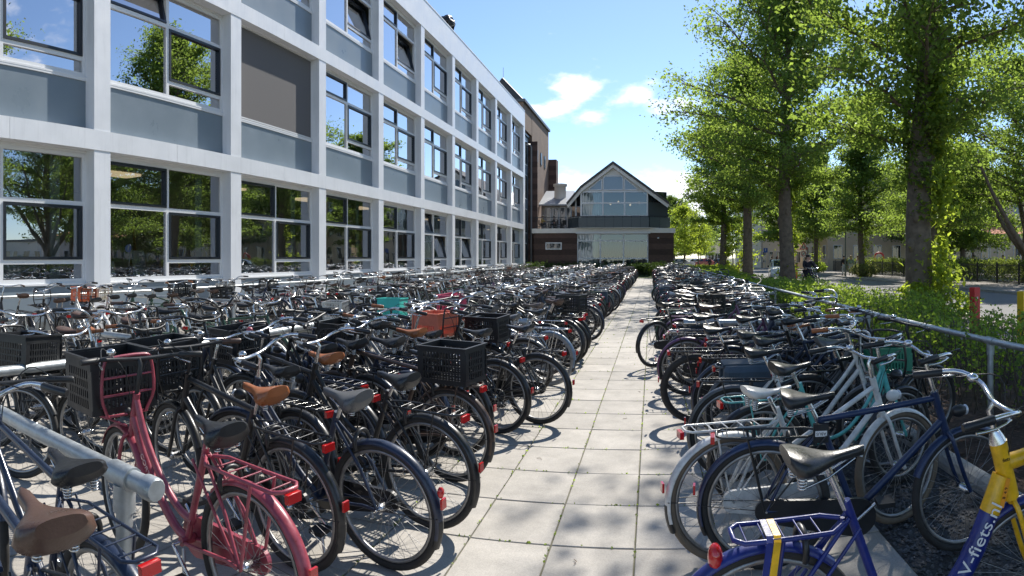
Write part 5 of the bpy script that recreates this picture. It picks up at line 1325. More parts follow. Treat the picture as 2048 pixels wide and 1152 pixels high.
# ------------------------------------------------------------------ people
def skin_mesh(name, J, E, m, parent, root=0, sub=1):
    me = bpy.data.meshes.new(name); me.from_pydata([p for p, _ in J], E, []); me.materials.append(m)
    o = link(name, me, parent)
    md = o.modifiers.new('Skin', 'SKIN'); md.use_smooth_shade = True
    for i, (_, r) in enumerate(J):
        v = me.skin_vertices[0].data[i]; v.radius = (r, r) if not isinstance(r, tuple) else r; v.use_root = (i == root)
    ss = o.modifiers.new('Sub', 'SUBSURF'); ss.levels = sub; ss.render_levels = sub
    return o
SKINM = mat('skin_tone', (.45,.27,.19), .6)
def cloth(c): return mat('cloth_%d_%d_%d' % tuple(int(x*255) for x in c), c, .9, 0, .15, 12)
def person(loc, rz, pose, top, legs, hair, label, group=None, coat=False, hairlen=.0, z=0):
    r = empty('person', loc, rz, label, 'person', group)
    if pose == 'stand': hip, kn, an, sh, lean = .93, .50, .09, 1.42, 0; kx = (.03,-.03); ax = (.02,-.06); hand = ((.05,-.02,.80),(.02,.02,.80))
    elif pose == 'walk': hip, kn, an, sh, lean = .91, .49, .10, 1.40, .03; kx = (.17,-.04); ax = (.26,-.34); hand = ((-.18,0,.84),(.24,0,.88))
    elif pose == 'ride': hip, kn, an, sh, lean = .98, .66, .30, 1.47, .10; kx = (.40,.34); ax = (.36,.16); hand = ((.52,.04,1.12),(.52,-.04,1.12))
    else: hip, kn, an, sh, lean = .50, .52, .09, 1.0, .06; kx = (.42,.42); ax = (.40,.44); hand = ((.40,-.05,.72),(.38,.05,.74))
    hx = lean
    J = [((0,0,hip),(.12,.15)), ((.02+hx*.4,0,hip+(sh-hip)*.5),(.105,.14)), ((hx,0,sh-.06),(.105,.16)), ((hx+.01,0,sh+.04),(.055,.055)), ((hx+.03,0,sh+.12),(.07,.075)), ((hx+.04,0,sh+.21),(.10,.08)), ((hx+.035,0,sh+.30),(.075,.068))]
    E = [(0,1),(1,2),(2,3),(3,4),(4,5),(5,6)]
    b = len(J)
    for i, s_ in enumerate((1,-1)):
        J += [((0+.01,s_*.10,hip-.06),.085), ((kx[i],s_*.11,kn),.058), ((ax[i],s_*.11,an),.042), ((ax[i]+.13,s_*.12,an-.05),.035)]
        k = b+4*i; E += [(0,k),(k,k+1),(k+1,k+2),(k+2,k+3)]
    b2 = len(J)
    for i, s_ in enumerate((1,-1)):
        h = hand[i]; sho = Vector((hx,s_*.19,sh-.02)); ha = Vector((h[0]+hx*.2,s_*.24+h[1],h[2])); el = sho.lerp(ha,.5)+Vector((-.07,s_*.05,-.05))
        J += [(tuple(sho),.055), (tuple(el),.042), (tuple(ha),.032), (tuple(ha+(ha-el).normalized()*.09),.03)]
        k = b2+4*i; E += [(2,k),(k,k+1),(k+1,k+2),(k+2,k+3)]
    body = skin_mesh('body', J, E, SKINM, r)
    # face
    f = MB(); f.ell((hx+.145,0,sh+.195), .022, .014, .022, 6, 5)
    f.build('nose', SKINM, r)
    for s_ in (-1,1): MB().ell((hx+.128,s_*.032,sh+.225), .012, .012, .009, 6, 4).build('eye', M_blackp, r)
    MB().ell((hx+.13,0,sh+.145), .012, .028, .007, 6, 4).build('mouth', mat('lips', (.3,.1,.09), .6), r)
    hm = MB().ell((hx+.02,0,sh+.265), .115, .098, .095, 10, 8)
    if hairlen: hm.ell((hx-.05,0,sh+.24-hairlen/2), .07, .095, .10+hairlen/2, 8, 6)
    hm.build('hair', mat('hair_%s' % hair, {'dark': (.015,.011,.009), 'blond': (.35,.24,.11), 'grey': (.25,.24,.23), 'brown': (.07,.04,.02)}[hair], .7), r)
    # clothing as slightly larger skins over the same joints
    g = .022
    def grow(q, a=g): return (q[0]+a, q[1]+a) if isinstance(q, tuple) else q+a
    TJ = [(J[0][0], grow(J[0][1])), (J[1][0], grow(J[1][1])), (J[2][0], grow(J[2][1]))]; TE = [(0,1),(1,2)]
    for i in range(2):
        k = len(TJ); TJ += [(J[b2+4*i][0], .055+g), (J[b2+4*i+1][0], .042+g), (J[b2+4*i+2][0], .034+g)]; TE += [(2,k),(k,k+1),(k+1,k+2)]
    if coat:
        k = len(TJ); q = Vector(J[0][0]); d = Vector((.10 if pose == 'ride' else 0, 0, -.42)); TJ += [(tuple(q+d), (.20,.24))]; TE += [(0,k)]
    skin_mesh('coat' if coat else 'jacket', TJ, TE, cloth(top), r)
    LJ = [((0,0,hip-.01), grow(J[0][1], .012))]; LE = []
    for i in range(2):
        k = len(LJ); LJ += [(J[b+4*i][0], .085+.018), (J[b+4*i+1][0], .058+.018), (J[b+4*i+2][0], .046+.014)]; LE += [(0,k),(k,k+1),(k+1,k+2)]
    skin_mesh('trousers', LJ, LE, cloth(legs), r)
    for i in range(2):
        p = J[b+4*i+2][0]; MB().ell((p[0]+.07,p[1],p[2]-.045), .15, .055, .05, 10, 6).build('shoe', cloth((.03,.03,.03)), r)
    return r
GP = 'people on the street'; RIDDEN = []
BLK = (.012,.012,.014); JEAN = (.08,.13,.22)
person((8.25, 33.3, .02), radians(-75), 'ride', (.02,.02,.03), BLK, 'grey', 'bald man in dark jacket cycling behind the dark coated rider', GP)
person((7.65, 31.2, .02), radians(-80), 'ride', (.008,.008,.016), BLK, 'dark', 'rider in long black coat cycling past behind the hedge', GP, coat=True, hairlen=.2)
for bx_, by_, hd_, col_, lb_ in ((8.25,33.3,-75,'a','black bicycle ridden by the bald man in the dark jacket'),(7.65,31.2,-80,'i','dark blue bicycle with front rack under the rider in the long coat'),(9.6,66,-95,'a','bicycle ridden by the distant cyclist up the street')):
    RIDDEN.append((bx_, by_, hd_, col_, lb_))
person((9.6, 66, .02), radians(-95), 'ride', BLK, BLK, 'dark', 'distant cyclist in black riding up the street', GP)
person((16.75, 54.5, .1), radians(100), 'stand', (.02,.02,.025), (.45,.5,.55), 'dark', 'pedestrian in dark top and pale trousers left of the bushy tree', GP)
person((17.5, 54.8, .1), radians(80), 'stand', (.16,.24,.22), (.4,.45,.42), 'blond', 'pedestrian with long blond hair in green top and grey skirt', GP, hairlen=.3)
person((18.2, 54.9, .1), radians(200), 'stand', (.5,.5,.45), (.2,.18,.14), 'brown', 'pedestrian in white top close to the bushy tree', GP, hairlen=.25)
for k, (x, y, c, l) in enumerate(((13.6,72,(.03,.03,.05),'pedestrian in dark blue far behind the white car'),(14.3,73,BLK,'pedestrian in black walking beside the one in dark blue'),(15.0,71.5,(.05,.05,.06),'pedestrian in charcoal right of the one in black'),(23.2,46,BLK,'person in black behind the sunlit hedge'),(24.6,45,(.02,.02,.03),'second person in black behind the sunlit hedge'),(25.5,42,(.25,.28,.3),'person in grey behind the hedge near the blue sign'),(7.9,88,BLK,'person in black crossing near the parked cars'),(9.0,90,(.03,.03,.035),'person in dark grey crossing near the parked cars'))):
    person((x, y, .02 if x < 15.7 else .1), radians((100, 80, 95, 160, 170, 200, 10, 20)[k]), 'walk' if k not in (3,4,5) else 'stand', c, JEAN if k % 2 else BLK, ('dark','brown')[k % 2], l, GP, hairlen=.2*(k % 2))
person((-10.9, PY+1.0, 4.51), radians(0), 'sit', (.5,.33,.07), BLK, 'brown', 'person in mustard jumper sitting on the terrace', 'people on the terrace')
person((-9.7, PY+1.7, 4.51), radians(180), 'sit', BLK, BLK, 'dark', 'person in black sitting across the terrace table', 'people on the terrace')
tb = empty('terrace_table', (-10.3, PY+1.3, 4.51), 0, 'dark garden table on the terrace between the seated people', 'table')
MB().box(-.35, .35, -.5, .5, .70, .74).build('tabletop', M_iron, tb)
for sx in (-.3, .3):
    for sy in (-.44, .44): MB().box(sx-.02, sx+.02, sy-.02, sy+.02, 0, .70).build('leg', M_iron, tb)
for k, (x, y, a) in enumerate(((-10.95,PY+1.0,0),(-9.65,PY+1.7,pi),(-9.1,PY+1.0,.4),(-8.8,PY+1.6,2.2))):
    c = empty('terrace_chair', (x, y, 4.51), a, ('dark chair under the person in mustard','dark chair under the person in black','empty dark chair right of the terrace table','empty dark chair at the end of the terrace')[k], 'chair', 'terrace chairs')
    MB().box(-.22, .22, -.22, .22, .42, .46).build('seat', M_iron, c); MB().box(-.24, -.20, -.22, .22, .461, .88).build('backrest', M_iron, c)
    for sx in (-.19, .19):
        for sy in (-.19, .19): MB().box(sx-.015, sx+.015, sy-.015, sy+.015, 0, .42).build('leg', M_iron, c)
# weeds and moss tufts in the joints of the path
n = 1500; gx = np.where(rng.uniform(size=n) < .6, -.098 + .485*rng.integers(-3, 2, n), rng.uniform(-1.4, .6, n)); gy = 3.67 + .63*rng.integers(-2, 30, n)
on = np.abs((gx+.098)/.485 - np.round((gx+.098)/.485)) < .01; gy = np.where(on, rng.uniform(2.2, 20, n), gy)
C = np.stack([gx + rng.normal(0,.003,n), gy + rng.normal(0,.003,n), .018 + rng.uniform(0,.010,n)], 1)
o = link('joint_weeds', quads_mesh('joint_weeds', leaves(C, .022, 9), [M_hedge])); tag(o, kind='stuff')
# loose twigs lying on the slabs
tw = MB()
for (x, y, a) in ((-.62,3.05,.3),(-.42,3.45,1.2),(.12,4.2,.5),(-.9,5.2,2.1),(-.3,6.6,.2),(-.15,7.9,1.4)):
    tw.tube([(x,y,.024),(x+.03*cos(a),y+.03*sin(a),.027),(x+.055*cos(a+.5),y+.055*sin(a+.5),.024)], .0022, 4)
o = tw.build('twigs', M_bark); tag(o, kind='stuff')

# ------------------------------------------------------------------ camera, sun and sky
cam = bpy.data.cameras.new('camera'); co = bpy.data.objects.new('camera', cam); COL.objects.link(co); scene.camera = co
co.location = (0, 0, HC); yaw = (1024-VPX)/F
co.rotation_euler = (radians(90), 0, -yaw)
cam.type = 'PANO'; cam.panorama_type = 'CENTRAL_CYLINDRICAL'
cam.central_cylindrical_range_u_min = -1024/F; cam.central_cylindrical_range_u_max = 1024/F
cam.central_cylindrical_range_v_min = (HOR-1152)/F; cam.central_cylindrical_range_v_max = HOR/F
cam.central_cylindrical_radius = 1.0
cam.clip_start = .02; cam.clip_end = 3000
SUNAZ, SUNEL = atan2(.28, 1.0), radians(44)
sl = bpy.data.lights.new('sun', 'SUN'); so = bpy.data.objects.new('sun', sl); COL.objects.link(so)
sl.energy = 4.8; sl.angle = radians(.53); sl.color = (1, .945, .86)
d = Vector((sin(SUNAZ)*cos(SUNEL), cos(SUNAZ)*cos(SUNEL), sin(SUNEL)))
so.rotation_euler = d.to_track_quat('Z', 'Y').to_euler(); so.location = (20, 20, 40)
w = bpy.data.worlds.new('World'); scene.world = w; w.use_nodes = True; nt = w.node_tree
for n in list(nt.nodes): nt.nodes.remove(n)
out = nt.nodes.new('ShaderNodeOutputWorld'); bg = nt.nodes.new('ShaderNodeBackground'); bg.inputs['Strength'].default_value = .125
sky = nt.nodes.new('ShaderNodeTexSky'); sky.sky_type = 'NISHITA'; sky.sun_disc = False; sky.sun_elevation = SUNEL; sky.sun_rotation = SUNAZ
sky.air_density = .85; sky.dust_density = .1; sky.ozone_density = 3.2; sky.altitude = 10
tc = nt.nodes.new('ShaderNodeTexCoord'); sp = nt.nodes.new('ShaderNodeSeparateXYZ'); nt.links.new(tc.outputs['Generated'], sp.inputs[0])
mp = nt.nodes.new('ShaderNodeMapping'); mp.inputs['Scale'].default_value = (1, 1, 2.3); mp.inputs['Location'].default_value = (3.1, .9, .15)
nt.links.new(tc.outputs['Generated'], mp.inputs['Vector'])
nz = nt.nodes.new('ShaderNodeTexNoise'); nz.inputs['Scale'].default_value = 13; nz.inputs['Detail'].default_value = 9; nz.inputs['Roughness'].default_value = .58
nt.links.new(mp.outputs[0], nz.inputs['Vector'])
def node(op, a=None, b=None):
    x = nt.nodes.new('ShaderNodeMath'); x.operation = op
    for i, q in enumerate((a, b)):
        if q is None: continue
        if isinstance(q, (int, float)): x.inputs[i].default_value = q
        else: nt.links.new(q, x.inputs[i])
    return x.outputs[0]
def sm(src, a, b):
    r = nt.nodes.new('ShaderNodeMapRange'); r.interpolation_type = 'SMOOTHSTEP'; r.inputs['From Min'].default_value = a; r.inputs['From Max'].default_value = b
    nt.links.new(src, r.inputs['Value']); return r.outputs[0]
az = node('ARCTAN2', sp.outputs[0], sp.outputs[1])
hor = node('SQRT', node('ADD', node('MULTIPLY', sp.outputs[0], sp.outputs[0]), node('MULTIPLY', sp.outputs[1], sp.outputs[1])))
ev = node('DIVIDE', sp.outputs[2], hor)
# fair weather clouds stand in a few banks low in the sky, others all round
tot = None
for a0, e0, sa, se, wt in ((-.115,.265,.05,.026,1),(-.16,.232,.055,.020,.9),(-.10,.215,.05,.018,.9),(-.02,.255,.055,.026,.9),(.035,.232,.06,.035,1.1),(-.005,.27,.05,.012,.7),(-.13,.125,.06,.022,1),(.03,.11,.09,.035,1.1),(.10,.075,.10,.04,1.1),
                        (-.9,.35,.25,.08,.9),(-2.1,.30,.4,.10,1),(2.2,.45,.5,.14,1.1),(1.2,.35,.3,.1,1),(-2.9,.5,.4,.12,1),(1.7,.2,.4,.06,1)):
    p = node('DIVIDE', node('SUBTRACT', az, a0), sa); q = node('DIVIDE', node('SUBTRACT', ev, e0), se)
    g_ = node('MULTIPLY', node('EXPONENT', node('MULTIPLY', node('ADD', node('MULTIPLY', p, p), node('MULTIPLY', q, q)), -1.0)), wt)
    tot = g_ if tot is None else node('MAXIMUM', tot, g_)
thr = node('ADD', node('MULTIPLY', node('SUBTRACT', nz.outputs['Fac'], .5), 1.5), node('MULTIPLY', tot, .62))
cl = sm(thr, .24, .74)
mx = nt.nodes.new('ShaderNodeMix'); mx.data_type = 'RGBA'
nt.links.new(node('MULTIPLY', cl, .88), mx.inputs['Factor']); nt.links.new(sky.outputs[0], mx.inputs['A']); mx.inputs['B'].default_value = (8.2, 8.3, 8.6, 1)
nt.links.new(mx.outputs['Result'], bg.inputs['Color']); nt.links.new(bg.outputs[0], out.inputs['Surface'])
vs = scene.view_settings; vs.view_transform = 'Standard'; vs.look = 'None'; vs.exposure = 0.66; vs.gamma = 1.0
scene.display_settings.display_device = 'sRGB'
cy_ = scene.cycles; cy_.use_denoising = True; cy_.max_bounces = 8; cy_.diffuse_bounces = 3; cy_.glossy_bounces = 4; cy_.transparent_max_bounces = 16; cy_.transmission_bounces = 4
cy_.caustics_reflective = False; cy_.caustics_refractive = False; cy_.sample_clamp_indirect = 6.0
# ------------------------------------------------------------------ parked bicycles
SPECS = {
 'a': (dict(paint='black', frame='step', saddle='black'), 'black step-through bicycle with black saddle'),
 'b': (dict(paint='navy', frame='diamond', saddle='black', bar='straight', barc='black', saddle_h=1.0), 'navy crossbar bicycle with straight black handlebar'),
 'c': (dict(paint='black', frame='loop', saddle='brown', grip='brown', skirt='black', barh=1.12), 'black curved-frame bicycle with brown saddle'),
 'd': (dict(paint='grey', frame='mixte', saddle='black', rackc='chrome', bar='high'), 'grey slanted-frame bicycle with raised handlebar'),
 'e': (dict(paint='black', frame='single', saddle='black', front='crate', thick=1.05), 'black bicycle with black crate in front'),
 'f': (dict(paint='silver', frame='step', saddle='black', chaincase=False, rackc='chrome', barh=1.1), 'silver step-through bicycle with chrome rack'),
 'g': (dict(paint='green', frame='diamond', saddle='brown', grip='brown', barh=1.05), 'dark green crossbar bicycle with brown saddle'),
 'h': (dict(paint='black', frame='diamond', saddle='grey', bar='straight', tyre='black', barc='black', chaincase=False, rack='tube'), 'black crossbar bicycle with grey saddle'),
 'i': (dict(paint='blue', frame='step', saddle='black', front='rack', rackc='black'), 'blue step-through bicycle with empty front rack'),
 'j': (dict(paint='black', frame='loop', saddle='black', tyre='cream', barh=1.13, bar='high'), 'black curved-frame bicycle with cream tyres'),
 'k': (dict(paint='white', frame='step', saddle='black', guard='white', casec='white', barh=1.1), 'white step-through bicycle with white mudguards'),
 'l': (dict(paint='brown', frame='mixte', saddle='worn', grip='tan'), 'brown slanted-frame bicycle with worn saddle'),
 'm': (dict(paint='black', frame='step', saddle='black', rear='crate', thick=1.05), 'black bicycle with black crate behind the saddle'),
 'n': (dict(paint='steelblue', frame='step', saddle='black', rackc='chrome', guard='steelblue', barh=1.1), 'pale blue step-through bicycle with pale mudguards'),
 'o': (dict(paint='navy', frame='single', saddle='black', rack='tube', thick=1.1, grip='grey'), 'navy thick-tubed bicycle with grey grips'),
 'p': (dict(paint='purple', frame='step', saddle='black', guard='purple'), 'dark purple step-through bicycle with purple mudguards'),
 'q': (dict(paint='black', frame='diamond', saddle='tan', grip='tan', bar='swept', saddle_h=1.02), 'black crossbar bicycle with tan saddle'),
 'r': (dict(paint='grey', frame='single', saddle='black', rack='tube', rear='pannier'), 'grey bicycle with dark side bags'),
 's': (dict(paint='red', frame='step', saddle='black', rackc='chrome'), 'dull red step-through bicycle with black saddle'),
 'u': (dict(paint='black', frame='step', saddle='worn', grip='brown', rackc='chrome', barh=1.12), 'black step-through bicycle with worn pale saddle'),
 'v': (dict(paint='green', frame='loop', saddle='black', bar='high', skirt='black'), 'dark green curved-frame bicycle with black saddle'),
 'w': (dict(paint='grey', frame='step', saddle='black', front='basket', barh=1.1, bar='swept'), 'grey step-through bicycle with wire basket in front'),
 'x': (dict(paint='black', frame='mixte', saddle='brown', grip='brown', front='rack'), 'black slanted-frame bicycle with brown saddle'),
 'y': (dict(paint='teal', frame='step', saddle='brown', guard='teal', rackc='black'), 'turquoise step-through bicycle with brown saddle'),
 't': (dict(paint='silver', frame='diamond', saddle='black', bar='straight', chaincase=False, guards=False, rack=None), 'bare silver crossbar bicycle without mudguards'),
}
ROWNAME = {'A': 'in path row at', 'B': 'behind middle rail at', 'C': 'in facade row at', 'R': 'in hedge row at'}
GROUPS = {'A': 'bicycles in the row left of the path', 'B': 'bicycles in the row behind the middle rail', 'C': 'bicycles in the row along the school facade', 'R': 'bicycles in the row along the hedge'}
RAIL0 = {'A': 1.80, 'B': 5.0, 'C': 3.5, 'R': 8.88}
# ---- the nearest bicycles, one by one
def H(row, rpos, head, lean, steer, lab, **sp): HERO.append((row, rpos, head, lean, steer, lab, sp))
HERO = []
H('A', (-1.26,1.06), 168, 3, 14, 'navy bicycle with cracked brown saddle at bottom left, nearest the camera', paint='navy', frame='diamond', saddle='brown', swide=1.3, sslim=1.3, saddle_h=.96, thick=1.15, rackc='black')
H('A', (-1.64,1.50), 170, 5, -12, 'navy bicycle with black grooved saddle beside the nearest rail end', paint='navy', frame='diamond', saddle='black', saddle_h=.92, bar='straight', barc='black')
H('A', (-1.60,2.25), 166, 3, -8, 'dusty red bicycle with black crate in front and red luggage rack', paint='red', frame='twin', saddle='black', sslim=1.35, saddle_h=.92, front='crate', fcrate=(.33,.42,.32), fz=.79, rack='tube', casec='red', thick=1.0, swide=1.25, barc='black', barh=1.12, bar='straight', redloop=1)
H('A', (-1.80,2.92), 166, 4, -6, 'black crossbar bicycle with tan saddle and big black front crate', paint='black', frame='diamond', saddle='tan', sslim=1.2, saddle_h=.95, front='crate', fcrate=(.33,.42,.30), thick=1.15, grip='brown', barc='black', bar='straight', barh=1.1, swide=1.2)
H('A', (-1.37,3.16), 167, 7, 10, 'dark navy bicycle with grey black saddle and wheel out on the path', paint='navy', frame='step', saddle='grey', sslim=1.3, saddle_h=.94, rack=None, swide=1.25)
H('A', (-1.34,3.72), 166, 3, 5, 'black bicycle with slim wire rack and tall black saddle', paint='black', frame='step', saddle='black', sslim=1.25, saddle_h=.93, rackc='black', chaincase=False)
H('A', (-2.05,4.05), 164, 4, 12, 'black bicycle with tan saddle and front crate pushed in towards the rail', front='crate', paint='black', frame='diamond', saddle='tan', saddle_h=.97, bell='red')
H('A', (-1.46,4.55), 166, 2, 6, 'dark bicycle carrying an open black crate behind its saddle', paint='brown', frame='diamond', saddle='black', saddle_h=.95, rear='crate', rsolid=.16)
H('A', (-1.62,5.15), 168, 3, -10, 'black bicycle with black front crate and narrow black saddle', paint='black', frame='step', saddle='black', front='crate', fz=.78)
H('A', (-1.45,5.90), 166, 2, 10, 'black bicycle with chrome bars and wire rack beside the path', paint='black', frame='mixte', saddle='black', rackc='black', barh=1.12)
H('A', (-1.13,6.32), 167, 0, 4, 'black bicycle with coral orange crate in front', paint='black', frame='step', saddle='black', front='crate', fcratec='coral', fz=.80, barc='black', fcrate=(.32,.44,.26), fsolid=.5)
H('A', (-1.80,6.95), 165, 4, -18, 'black bicycle with a steep black crate over its rear wheel', paint='black', frame='loop', saddle='black', rear='crate', saddle_h=1.0)
H('A', (-1.50,7.55), 168, 3, 12, 'grey bicycle with worn grey saddle next to the pale blue one', paint='grey', frame='step', saddle='grey', rackc='chrome')
H('A', (-1.32,8.25), 166, 0, 6, 'pale blue bicycle with pale mudguards and light tyres by the path', paint='steelblue', frame='step', saddle='black', guard='steelblue', rackc='chrome', tyre='grey', barh=1.1)
H('A', (-1.9,9.35), 168, 2, -8, 'dark bicycle carrying a pink crate in front', paint='grey', frame='step', saddle='black', front='crate', fcratec='pink', fsolid=.6)
H('R', (.98,1.72), -3, -2, 4, 'black bicycle cut off at the lower right edge of the view', paint='black', frame='step', saddle='black', rack=None, tail=False)
H('R', (.38,2.16), 4, -3, -12, 'blue hire bicycle with yellow head and blue luggage rack', paint='cobalt', frame='hire', saddle='black', saddle_h=1.0, guard='cobalt', rack='tube', tail=False, barh=1.10, fork='yellow', swide=1.15, casec='black', ov=1, light=False)
H('R', (.60,3.38), -6, -5, 14, 'dark blue crossbar bicycle with chrome bars and white bell', paint='blue', frame='diamond', saddle='black', saddle_h=.95, guard='blue', rackc='black', barh=1.13, thick=1.1, casec='black', abus=1)
H('R', (.42,3.50), 13, -1, 8, 'white bicycle with white saddle, white rack and brown tyres', paint='white', frame='mixte', saddle='white', sslim=.75, swide=.9, saddle_h=.93, guard='white', tyre='brown', rackc='white', casec='white', lightc='white', barh=1.05, chaincase=True)
H('R', (.70,4.20), 12, -3, 16, 'turquoise bicycle with black saddle and black front rack', paint='teal', frame='loop', saddle='black', front='rack', frackc='black', guard='black', saddle_h=.95, fsteer=True)
H('R', (.62,4.75), -4, 2, -22, 'silver bicycle with green crate in front and cream grips', paint='white', frame='step', saddle='black', guard='grey', front='crate', fcratec='emerald', fcrate=(.27,.38,.2), fz=.76, grip='tan', casec='grey', barh=1.12, rackc='black')
H('R', (.80,5.50), 2, -4, 10, 'dark bicycle with large blue grey side bags', paint='grey', frame='single', saddle='black', rear='pannier', rack='tube')
H('R', (.72,5.95), 1, -3, -6, 'black bicycle with blue reflector beside the side bags', paint='navy', frame='step', saddle='black', rackc='black')
H('R', (.44,6.48), 0, -6, 5, 'black bicycle with fat tyres and no mudguards at path edge', paint='black', frame='diamond', saddle='black', fat=1.45, guards=False, rack='tube', rim='black')
H('R', (.85,6.95), 3, -3, 12, 'navy thick tubed bicycle with tall black saddle past the fat tyres', paint='navy', frame='single', saddle='black', saddle_h=1.02, rack='tube')
H('R', (.42,7.75), 2, -4, -10, 'dark purple bicycle with glossy purple mudguards near the path', paint='purple', frame='step', saddle='black', guard='purple', rackc='black')
H('R', (.02,9.75), 42, -4, 8, 'slanting black bicycle with front crate standing out on the path', paint='black', frame='single', saddle='black', front='crate', rackc='black')
H('B', (-5.15,2.45), 12, 3, 10, 'bicycle with grey black front crate behind the middle rail at left', paint='black', frame='single', saddle='brown', front='crate', barh=1.13)
H('B', (-5.3,1.75), 10, -3, -14, 'bicycle with curved chrome bars at the left edge', paint='green', frame='loop', saddle='brown', barh=1.13)
H('B', (-5.2,3.45), 8, 3, 18, 'bicycle with raised chrome bars facing the red bicycle', paint='black', frame='step', saddle='black', bar='high', barh=1.08)
H('B', (-4.75,8.15), 8, 2, 8, 'bicycle with turquoise crate in front behind the middle rail', paint='black', frame='step', saddle='black', front='crate', fcratec='turquoise', fcrate=(.32,.46,.28), fsolid=.7)
H('C', (-8.6,8.35), 172, 2, 10, 'white bicycle with cream wicker basket near the facade', paint='white', frame='step', saddle='black', front='basket', fcratec='cream')
H('C', (-8.5,7.75), 172, -2, 6, 'dark bicycle with orange crate in front near the facade', paint='black', frame='step', saddle='black', front='crate', fcratec='orange', fsolid=.3)
H('C', (-8.4,10.55), 170, 2, -6, 'black bicycle with tall black crate under the third facade column', paint='black', frame='single', saddle='brown', front='crate', fcrate=(.36,.5,.34))
H('C', (-8.0,4.1), 172, 3, 12, 'bicycle with reddish brown saddle standing left of the first column', paint='black', frame='step', saddle='brown', rear=None, front='rack')
PAINT['emerald'] = (.01,.17,.10)

def extra_red(s, lod): return []
def hire_extra(s, lod):
    out = []
    y = paint('yellow')
    hd = MB().tube([H0+Vector((0,0,-.01)), H1+Vector((0,0,.01))], .036, 16)
    hd.tube(smoothpath([(.462,0,.80),(.435,0,.735),(.405,0,.665)], 3), [.0415]*7, 16)
    out.append(('head_sleeve', None, y, hd, False))
    st = MB()
    st2 = MB()
    pth = [(-.45,.085,.74),(-.455,.06,.757),(-.46,-.06,.757),(-.465,-.082,.745),(-.48,-.088,.64),(-.50,-.082,.46)]
    for a_, b_ in zip(pth[:-1], pth[1:]):
        st.bar(a_, b_, .003, .024, (1,0,0)); st2.bar((a_[0]-.026, a_[1], a_[2]+.001), (b_[0]-.026, b_[1], b_[2]+.001), .003, .022, (1,0,0))
    out.append(('luggage_strap', None, y, st, False)); out.append(('luggage_strap', None, paint('cobalt'), st2, False))
    hs2 = MB().tube([(.455,0,.845),(.56,0,.855),(.70,0,.88)], [.034,.032,.028], 14); out.append(('carrier_arm', None, y, hs2, False))
    cap = MB().tube([H1+SAX*.011, H1+SAX*.035, H1+SAX*.06], [.037,.03,.019], 14); out.append(('headset', None, M_chrome, cap, False))
    tl = MB().ell((-.655,0,.675), .026, .036, .046, 12, 8); out.append(('round_tail_light', None, M_redlens, tl, False))
    return out
CAND = []
for hrow in HERO: CAND.append((hypot(*hrow[1]), 'hero', hrow))
HP = {}
for row, rear, *_ in HERO: HP.setdefault(row, []).append(rear)
ROWS = {  # first y, last y, spacing, rear x, heading, sequence of kinds
 'A': (8.9, 50.5, .41, -1.42, 167, 'ahbmanqdaocgbaeifahjbrasdlhakobntcmagpbe'),
 'B': (1.0, 49.5, .45, -5.55, 8, 'hfacbqadkgjaebnhiaofldmbahcgtaperbqdhaks'),
 'C': (2.9, 48.0, .47, -8.35, 171, 'jcafhqbdknaglmotabiesfhcbdarjqagpkhbelao'),
 'R': (8.4, 51.5, .36, .45, 1, 'abohdaqbpahgbaicbhaoemabjdhqoabrhadlbahn')}
rb = random.Random(5)
for row, (ya, yb, stp, xr, hd, seq) in ROWS.items():
    y = ya; k = 0; alt = {}
    while y < yb:
        deep = rb.random()
        if row == 'R': x = xr + (rb.uniform(.35,.95) if deep < .45 else rb.uniform(-.12,.22))
        elif row == 'A': x = xr - (rb.uniform(.3,.75) if deep < .35 else rb.uniform(-.12,.18))
        elif row == 'B': x = xr + rb.uniform(-.35,.35)
        else: x = xr - rb.uniform(-.3,.45)
        ok = all(hypot(x-q[0], y-q[1]) > .36 and abs(y-q[1]) > .2 for q in HP.get(row, []))
        if ok:
            key = seq[k % len(seq)]; k += 1; alt[key] = alt.get(key, 0)+1; key = {'a': 'auvwa', 'b': 'bxbg', 'h': 'hpho' if row == 'R' else 'hxhl', 'q': 'qc'}.get(key, key); key = key[alt[seq[(k-1) % len(seq)]] % len(key)]
            CAND.append((hypot(x, y), 'gen', (row, (x, y), hd+rb.gauss(0,6.5), rb.gauss(-2.5 if row == 'R' else 2.5, 4.4), rb.gauss(0,19), key)))
        y += stp*rb.uniform(.72,1.3)
# the left rows between the heroes of the first metres
for (row, x, y, key) in (('A',-1.95,4.95,'b'),('A',-2.0,5.55,'q'),('A',-1.98,6.1,'f'),('A',-2.0,7.3,'a'),('A',-1.9,7.95,'h'),('A',-2.0,8.65,'o'),('A',-2.15,3.5,'a'),('A',-2.3,4.42,'o'),('A',-2.2,4.75,'a'),('A',-2.25,5.3,'b'),('A',-2.1,5.75,'a'),('A',-2.1,6.65,'h'),('B',-4.85,2.95,'a'),('B',-4.8,3.85,'q'),('B',-4.8,4.6,'o'),('B',-4.75,5.35,'b'),('B',-4.9,1.35,'a'),
                         ('R',1.25,5.2,'h'),('R',1.2,6.2,'b'),('R',1.35,6.7,'q'),('R',.9,7.35,'a'),('R',1.3,7.6,'d'),('R',.6,8.15,'o'),('R',1.25,8.45,'f')):
    CAND.append((hypot(x, y), 'gen', (row, (x, y), ROWS[row][4]+rb.gauss(0,4), rb.gauss(-3 if row == 'R' else 3, 2.5), rb.gauss(0,14), key)))
CAND.sort(key=lambda c: c[0])
CAND = [c for c in CAND if abs(atan2(c[2][1][0] + (-.6 if c[2][0] in 'AC' else .6), c[2][1][1]) - (1024-VPX)/F) < .90]
LIMIT = 298
used = set(); farmb = MB(); farms = []
NLOD = [0, 0, 0]
FULL_R, MID_R = 8.7, 21.0
seen_pos = []
